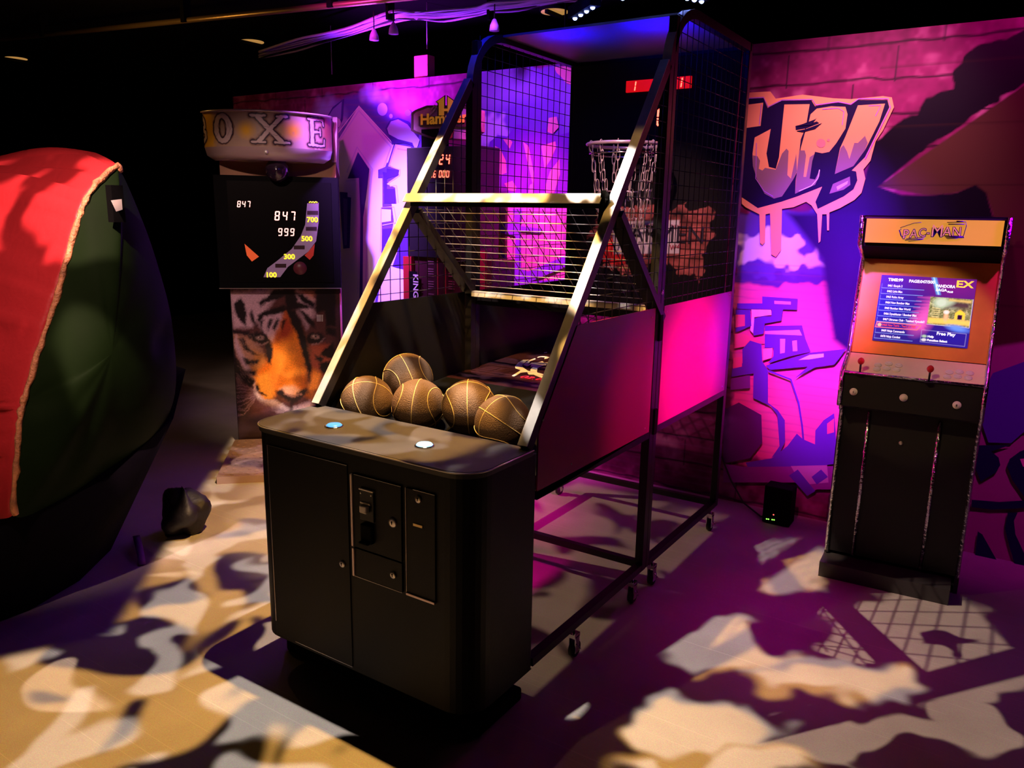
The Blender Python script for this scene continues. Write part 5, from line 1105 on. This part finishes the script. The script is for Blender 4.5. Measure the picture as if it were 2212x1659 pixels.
MB().prism([hp(*H3(x, y), .004) for x, y in [(612, 370), (640, 350), (720, 318), (960, 316), (1095, 346), (1095, 356), (960, 328), (722, 332), (645, 360), (625, 378), (625, 485), (645, 498), (760, 540), (1000, 556), (1000, 568), (755, 552), (636, 512), (610, 494)]], (0, .004, 0)).build('sign_outline', M_dk, mqh)
def hs(pts, nm, m, k): MB().prism([hp(*H3(x, y), k) for x, y in pts], (0, .002, 0)).build(nm, m, mqh)
hs([(783, 292), (850, 245), (852, 245), (852, 330), (862, 330), (862, 245), (925, 290), (925, 405), (862, 405), (862, 345), (852, 345), (852, 400), (795, 400), (797, 305)], 'emblem_outline', M_dk, .008)
hs([(790, 292), (842, 256), (842, 388), (806, 388), (806, 300)], 'emblem_letter', M_gold2, .012); hs([(868, 256), (912, 290), (905, 300), (905, 388), (868, 388)], 'emblem_letter', M_gold2, .012); hs([(842, 340), (868, 340), (868, 358), (842, 358)], 'emblem_letter', M_gold2, .012)
hs([(664, 394), (1100, 400), (1100, 470), (664, 462)], 'name_band', M_dk, .009)
text('Hammer', .088, hp(*H3(676, 452), .012), (1, 0, 0), (0, 0, 1), M_gold2, 'sign_lettering', mqh, .001, 1.18, .003)
for k, (x, y) in enumerate([(745, 385), (760, 372), (772, 358), (780, 342), (752, 352), (765, 338)]):
    p = hp(*H3(x, y), .006); MB().prism([p, p+np.array([.012, 0, .008]), p+np.array([.014, 0, .022]), p+np.array([.002, 0, .014])], (0, .002, 0)).build('laurel_leaf', mat('leaf', (.45, .32, .32), .5) if k == 0 else bpy.data.materials['leaf'], mqh)
hs([(880, 500), (915, 490), (905, 540), (870, 560)], 'red_arrow', mat('red_print3', (.55, .05, .03), .5), .006)
mb = MB(); sy = HY-.024
def h2(u, v): return hit(u, v, 1, sy)
p = h2(*H3(806, 735)); h_ = np.linalg.norm(h2(*H3(806, 662))-p); digits(mb, '24', p, (1, 0, 0), (0, 0, 1), h_, gap=.3)
p = h2(*H3(740, 826)); h_ = np.linalg.norm(h2(*H3(740, 776))-p); digits(mb, '58 000', p, (1, 0, 0), (0, 0, 1), h_, gap=.16)
mb.build('score_digits', M_red, HM)
rb = MB(); 
for j in range(9):
    for x in (722, 866):
        for q in range(4):
            a, b = hp(*H3(x+8, 905-30+j*88+q*17+(0 if j == 0 else 60)), .003), hp(*H3(x+48, 905-30+j*88+q*17+10+(0 if j == 0 else 60)), .003)
            if b[2] > .05: rb.box((a[0], HY-.003, b[2]), (b[0], HY, a[2]))
rb.build('scale_marks', mat('grey_red_print', (.22, .10, .11), .5), HM)
for x in (796, 850): 
    a = hp(*H3(x, 1290), .006); MB().box((a[0]-.004, HY-.006, .3), (a[0]+.004, HY, a[2])).build('scale_line', mat('dark_red_strip', (.35, .04, .04), .4), HM)
a = hp(885, 470); b = hp(903, 470); MB().box((a[0]-.035, HY-.03, .25), (a[0]+.035, HY+.02, 1.36)).build('red_side_strip', mat('red_gloss', (.40, .02, .03), .22, spec=.8), HM)
a = hp(1040, 470); MB().box((a[0]-.05, HY-.008, .4), (a[0]+.045, HY, 1.42)).build('red_side_strip', mat('red_matt', (.22, .01, .03), .4), HM)
p = hp(*H3(638, 1500), .02); MB().box((hp(890, 600)[0], HY-.032, .35), (hp(905, 600)[0]+.01, HY-.03, hp(890, 585)[2])).build('name_strip', M_blackmat, HM)
text('KING OF', .060, (p[0], HY-.034, p[2]), (0, 0, -1), (1, 0, 0), M_whitep, 'vertical_lettering', HM, .002, 1.1, .001)

# ------------------------------------------------------------------ inflatable on the left
def inflatable():
    CX = -3.16
    cap = [(245, 362), (190, 420), (160, 500), (130, 610), (95, 720), (55, 850), (42, 900), (34, 1000), (30, 1112)]
    back = [(95, 1100), (160, 1070), (232, 1018), (330, 950), (378, 850), (372, 700), (340, 570), (305, 470), (262, 372)]
    loop = [hit(u, v, 0, CX) for u, v in cap+back]
    cen = sum(loop)/len(loop)
    # smooth closed loop
    P = []
    n = len(loop)
    for i in range(n):
        for k in range(6):
            t = k/6; p0, p1, p2, p3 = loop[i-1], loop[i], loop[(i+1) % n], loop[(i+2) % n]
            P.append(.5*((2*p1)+(-p0+p2)*t+(2*p0-5*p1+4*p2-p3)*t*t+(-p0+3*p1-3*p2+p3)*t**3))
    m = len(P); fr = 8*6
    R = thing('inflatable', (CX-.5, 1.75, 0), 'large puffed inflatable with a red front and dark green side, at the left edge', 'inflatable')
    # green puffed side
    K_ = 14; V = []; F = []
    for j in range(K_+1):
        f = 1-j/K_*.985
        for i, p in enumerate(P):
            q = cen+(p-cen)*f; a = i/m*2*PI
            puff = .15*max(0, 1-f**2.2)*(1+.06*math.sin(3*a+1)*f)+.006*math.sin(9*a+2*f)*f*f*(1-f)*4-.035*math.exp(-((q[2]-1.02-.35*(q[1]-1.75))/.05)**2)*math.sin(PI*min(1, (1-f)*2))
            V.append(q+np.array([puff, 0, 0]))
    for j in range(K_):
        for i in range(m): F.append((j*m+i, j*m+(i+1) % m, (j+1)*m+(i+1) % m, (j+1)*m+i))
    F.append([K_*m+i for i in range(m)])
    g = MB().add(V, F, 0, True).build('green_side', mat('dark_green_fabric', (.006, .016, .003), .7, bump=.1, bscale=14, var=.2, spec=.08), R)
    # red front, wrapped leftwards with gathers along the seam
    V = []; F = []; S_ = 60; segs = list(range(0, fr+1))+[]
    idx = [(-12 % m)]+[(-6 % m)]+list(range(0, fr+1, 1)); idx = list(range(m-12, m))+list(range(0, fr+1))
    L_ = 1.5; nrow = len(idx)
    for j in range(S_+1):
        s = j/S_; x = -L_*s
        for i, k in enumerate(idx):
            p = P[k]; d = p-cen; d[0] = 0; d /= np.linalg.norm(d); t = i/(nrow-1)
            swell = .09*math.sin(PI*min(1, s*1.15))**.6*(1-.75*max(0, 1-t/.38))
            fold = (.018*math.sin(46*t*PI+2.2*math.sin(9*t))+.010*math.sin(83*t*PI+1.3))*math.exp(-s*1.6)*min(1, s*9)+.020*math.sin(12*t*PI+5*s)*math.sin(PI*s)
            lift = .10*s*(1 if t < .35 else 0)*(1-t/.35)
            V.append(p+np.array([x, 0, lift*.4])+d*(swell+fold))
    for j in range(S_):
        for i in range(nrow-1): F.append((j*nrow+i, j*nrow+i+1, (j+1)*nrow+i+1, (j+1)*nrow+i))
    rd = MB().add(V, F, 0, True).build('red_front', mat('red_fabric', (.62, .03, .04), .42, bump=.3, bscale=22, spec=.5), R)
    md = rd.modifiers.new('t', 'SOLIDIFY'); md.thickness = .006
    # seam with ragged piping
    R3 = random.Random(4)
    MB().tube([P[k]+np.array([.006+R3.uniform(-.003, .003), R3.uniform(-.003, .003), R3.uniform(-.004, .004)]) for k in range(-6, fr+1)], [.011+R3.uniform(-.003, .004) for _ in range(-6, fr+1)], 6).build('seam_piping', mat('orange_piping', (.75, .30, .14), .5, bump=.8, bscale=90, var=.4, vscale=30), R)
    # black gap and blower tag near the peak
    a, b = hit(243, 400, 0, CX+.12), hit(262, 480, 0, CX+.12)
    MB().box((a[0]-.02, a[1]-.018, b[2]), (a[0]+.02, a[1]+.03, a[2])).build('zip_opening', M_blackmat, R)
    q = hit(252, 440, 0, CX+.16)
    MB().add([q+np.array([.0, -.022, .012]), q+np.array([.0, .022, .018]), q+np.array([.01, .016, -.022]), q+np.array([.012, -.012, -.03]), q+np.array([-.01, 0, .0])], [(0, 1, 2, 3), (0, 1, 4), (1, 2, 4), (2, 3, 4), (3, 0, 4)]).build('white_tag', M_white, R)
    # dark lower skirt down to the floor
    sk = []; base = [(-4.7, 1.10), (-3.30, 1.28), (-3.30, 1.40), (-3.40, 1.66), (-3.60, 1.92), (-3.9, 2.12), (-4.7, 2.30)]
    top = [(-4.7, 1.20, .50), (-3.20, 1.33, .47), (-3.15, 1.42, .46), (-3.13, 1.70, .54), (-3.15, 2.02, .72), (-3.30, 2.20, .90), (-4.7, 2.30, .95)]
    sb = MB(); nb_ = len(base); V = [(x, y, 0) for x, y in base]+[tuple(t) for t in top]; F = [(i, i+1, i+1+nb_, i+nb_) for i in range(nb_-1)]+[(0, nb_-1, 2*nb_-1, nb_), list(range(nb_)), list(range(nb_, 2*nb_))]
    o = sb.add(V, F, 0, True).build('dark_skirt', mat('black_violet_fabric', (.003, .002, .006), .9, spec=.1, bump=.3, bscale=18), R)
    return R
inflatable()
# crumpled blower bag with purple strap ends
def blob(c, r, seed, n=20, m=14, amp=.22):
    R4 = random.Random(seed); ph = [R4.uniform(0, 6) for _ in range(6)]; V = []; F = []
    for i in range(m+1):
        th = PI*i/m
        for j in range(n):
            a = 2*PI*j/n; k = 1+amp*(math.sin(3*a+ph[0]+2*th)*.4+math.sin(5*a+ph[1])*.25*math.sin(th)+math.sin(4*th+ph[2]+a)*.35); 
            V.append((c[0]+r[0]*k*math.sin(th)*math.cos(a), c[1]+r[1]*k*math.sin(th)*math.sin(a), max(.002, c[2]+r[2]*k*math.cos(th))))
    for i in range(m):
        for j in range(n): F.append((i*n+j, i*n+(j+1) % n, (i+1)*n+(j+1) % n, (i+1)*n+j))
    return MB().add(V, F, 0, True)
bx, by = floorpt(318, 1165)
bag = blob((bx+.08, by+.16, .11), (.12, .10, .115), 3, 26, 18, .42).build('blower_bag', mat('charcoal_nylon', (.008, .005, .011), .6, bump=.5, bscale=30))
tag(bag, 'crumpled dark nylon bag on the floor beside the inflatable', 'bag')
M_strap = mat('purple_strap', (.30, .08, .38), .5, bump=.2)
for (u0, v0, z0_, u1, v1, nm) in ((296, 1178, .05, 308, 1222, 'a'), (366, 1122, .03, 384, 1106, 'b')):
    a, b = floorpt(u0, v0), floorpt(u1, v1); A_ = np.array([a[0], a[1], z0_]); B_ = np.array([b[0], b[1], .004]); wv = np.cross(B_-A_, (0, 0, 1)); wv = wv/np.linalg.norm(wv)*.016; mb = MB(); V = []
    for i in range(9):
        t = i/8; p = A_*(1-t)+B_*t+np.array([0, 0, .02*math.sin(PI*t)]); tw = .4*math.sin(4*t); V += [p-wv+np.array([0, 0, tw*.01]), p+wv-np.array([0, 0, tw*.01])]
    for v_ in V: v_[2] = max(v_[2], .003)
    o = mb.add(V, [(2*i, 2*i+1, 2*i+3, 2*i+2) for i in range(8)], 0, True).build('webbing_strap', M_strap); md = o.modifiers.new('t', 'SOLIDIFY'); md.thickness = .002; md.offset = 1
    tag(o, 'purple webbing strap end lying nearest the camera, below the dark bag' if nm == 'a' else 'short purple strap end sticking out at the right of the dark bag', 'strap')

# ------------------------------------------------------------------ small power box, cable
px0, px1 = floorpt(1645, 1128), floorpt(1703, 1142)
PB = MB().box((px0[0], px0[1], .004), (px1[0], px0[1]+.11, .215)).build('power_box', M_blackmat, bevel=.006)
tag(PB, 'small black power box with green lights on the floor against the mural', 'electrical box')
yy = px0[1]-.001
for k, (u, v) in enumerate(((1656, 1121), (1660, 1121.5), (1668, 1122.5), (1672, 1123), (1671, 1112))):
    p = hit(u, v, 1, yy); MB().lathe(p, [(.0042, 0), (.003, .002), (.001, .0022)], 8, (0, -1, 0)).build('indicator_light', M_redled if k == 4 else M_green, PB)
cbl = [hit(1548, 900, 1, YW-.022), hit(1558, 985, 1, YW-.024), hit(1580, 1040, 1, YW-.03), hit(1606, 1086, 1, YW-.04)]; cbl[-1][2] = max(cbl[-1][2], .01); cbl.append(np.array([px0[0]-.02, px0[1]+.06, .008])); cbl.append(np.array([px0[0]-.001, px0[1]+.06, .02]))
o = MB().tube(cbl, .005, 8).build('power_cable', M_darkcable); tag(o, 'thin black cable running down the mural into the small power box', 'cable')

# ------------------------------------------------------------------ ceiling fittings
CZ = 2.98
def cz(u, v, z=CZ): return hit(u, v, 2, z)
a, b = cz(0, 85, 2.90), cz(860, -3, 2.90); dirv = (b-a)/np.linalg.norm(b-a)
o = MB().tube([a-dirv*1.2, b+dirv*3.0], .019, 10).build('ceiling_pipe', mat('dull_brass_pipe', (.55, .38, .18), .35, .8)); 
tag(o, 'long thin brass coloured pipe running under the black ceiling, upper left', 'pipe')
for t in (.5, 1.9, 3.1, 4.0): q = a+dirv*t; MB().box((q[0]-.02, q[1]-.03, 2.885), (q[0]+.02, q[1]+.03, 3.06)).build('pipe_clamp', M_blackmat, o)
first = None
for (u, v, lab) in ((1198, 28, 'round amber ceiling lamp beside the blue stage lights'), (545, 92, 'round amber ceiling lamp above the boxing machine, split by a dark bracket'), (35, 128, 'round amber ceiling lamp, the leftmost of the three')):
    p = cz(u, v, 3.0)
    if first is None:
        lo = MB().lathe((0, 0, 0), [(.105, 0), (.105, .05), (.001, .05)], 32).build('ceiling_lamp', M_blackmat); df = MB().lathe((0, 0, -.004), [(.001, 0), (.094, 0), (.094, .004)], 32).build('diffuser', mat('amber_diffuser', (.5, .3, .1), .5, emit=(1.0, .50, .13), estr=.42, var=.3, vscale=14), lo)
        br = MB().box((-.012, -.11, -.03), (.012, .11, -.006)).build('bracket', M_blackmat, lo); first = (lo, df, br)
        df.matrix_parent_inverse = Matrix.Identity(4); br.matrix_parent_inverse = Matrix.Identity(4); o = lo
    else:
        o = first[0].copy(); COL.objects.link(o)
        for ch in first[1:]: c2 = ch.copy(); COL.objects.link(c2); c2.parent = o
    o.location = (p[0], p[1], 3.008); tag(o, lab, 'ceiling lamp', 'round amber ceiling lamps')
# purple lit cable bundle
CB = thing('cable_bundle', tuple(cz(900, 30, 2.85)), 'sagging bundle of purple lit cables hung under the ceiling left of the blue lights', 'cables')
base = [(560, 118), (640, 98), (700, 82), (760, 66), (845, 38), (900, 34), (960, 33), (1030, 24), (1062, 16), (1120, 12), (1200, -2), (1300, -14)]
R5 = random.Random(9)
for k in range(7):
    off = (k-3)*4.2; pts = []
    for i, (u, v) in enumerate(base): p = cz(u, v+off*(.5+.5*math.sin(i*1.3+k)**2)+R5.uniform(-1.5, 1.5), 2.84+.004*k); pts.append(p)
    Q = []
    for i in range(len(pts)-1):
        for t in (0, .25, .5, .75): p0, p1, p2, p3 = pts[max(i-1, 0)], pts[i], pts[i+1], pts[min(i+2, len(pts)-1)]; Q.append(.5*((2*p1)+(-p0+p2)*t+(2*p0-5*p1+4*p2-p3)*t*t+(-p0+3*p1-3*p2+p3)*t**3))
    MB().tube(Q+[pts[-1]], .0065 if k % 2 else .0085, 8).build('cable', M_cable if k != 5 else M_darkcable, CB)
for u in (848, 1066): p = cz(u, 28, 2.84); MB().box((p[0]-.03, p[1]-.03, 2.80), (p[0]-.01, p[1]+.03, 3.06)).build('cable_hanger', M_blackmat, CB)
# thin hanging rods and little clip spotlights
for (u0, v0, v1, lab) in ((715, 88, 160, 'thin hanging wire above the left arrow of the mural'), (922, 42, 105, 'thin hanging wire above the pink wooden block')):
    p = cz(u0, v0, 2.95); q = hit(u0+10, v1, 1, p[1]); o = MB().tube([(p[0], p[1], 3.06), (p[0], p[1], q[2])], .003, 6).build('hanging_wire', M_cable); tag(o, lab, 'wire')
for (u, v, z_, lab) in ((850, 62, 2.72, 'small purple lit clamp hanging under the middle of the cable bundle'), (808, 76, 2.72, 'small clamp hanging from the cable bundle, the leftmost of three'), (1068, 55, 2.72, 'small clamp lamp hanging beside the left arch of the caged machine')):
    p = cz(u, v, z_); o = MB().lathe((p[0], p[1], p[2]), [(.030, -.03), (.026, 0), (.012, .03), (.008, .035)], 14).build('clamp', M_cable, CB); MB().tube([(p[0], p[1], p[2]+.03), (p[0], p[1], 2.86)], .004, 6).build('hook', M_darkcable, o)
# stage light bars with blue LEDs
rows = [((1242, 44), (1280, 21), 2.50, 'bar of four blue stage lights above the cage opening, nearest the amber lamp', .010, 1), ((1345, 1), (1402, -8), 2.50, 'bar of blue stage lights at the top edge above the middle of the cage', .010, 1),
        ((1468, -2), (1515, 8), 2.50, 'bar of blue stage lights at the top edge above the right arch of the cage', .010, 1)]
pr = None
for (a_, b_, z_, lab, r_, e_) in rows:
    a, b = cz(*a_, z_), cz(*b_, z_); d_ = (b-a)/np.linalg.norm(b-a)
    o = MB().bar(a-d_*.03+np.array([0, 0, .035]), b+d_*.03+np.array([0, 0, .035]), .05, .05).build('stage_light_bar', M_blackmat); tag(o, lab, 'stage light', 'blue stage light bars')
    MB().box(((a+b)[0]/2-.01, (a+b)[1]/2-.01, z_+.06), ((a+b)[0]/2+.01, (a+b)[1]/2+.01, 3.06)).build('bracket', M_tube, o)
    for k in range(4):
        p = a+(b-a)*k/3; MB().lathe(p+np.array([0, 0, .009]), [(r_, 0), (r_*.8, .006), (.001, .009)], 12, -FW).build('led', M_led, o)
a, b = hit(1203, 105, 1, 4.9), hit(1226, 113, 1, 4.9); d_ = (b-a)/np.linalg.norm(b-a)
o = MB().bar(a-d_*.03+np.array([0, .03, 0]), b+d_*.03+np.array([0, .03, 0]), .05, .05).build('stage_light_bar', M_blackmat); tag(o, 'tiny bar of four blue lights seen through the upper left net of the cage', 'stage light', 'blue stage light bars')
MB().tube([(a+b)/2+np.array([0, .03, 0]), np.array([(a+b)[0]/2, 4.93, 3.06])], .008, 6).build('bracket', M_tube, o)
for k in range(4): MB().lathe(a+(b-a)*k/3, [(.007, 0), (.005, .003), (.001, .004)], 10, (0, -1, 0)).build('led', M_led, o)
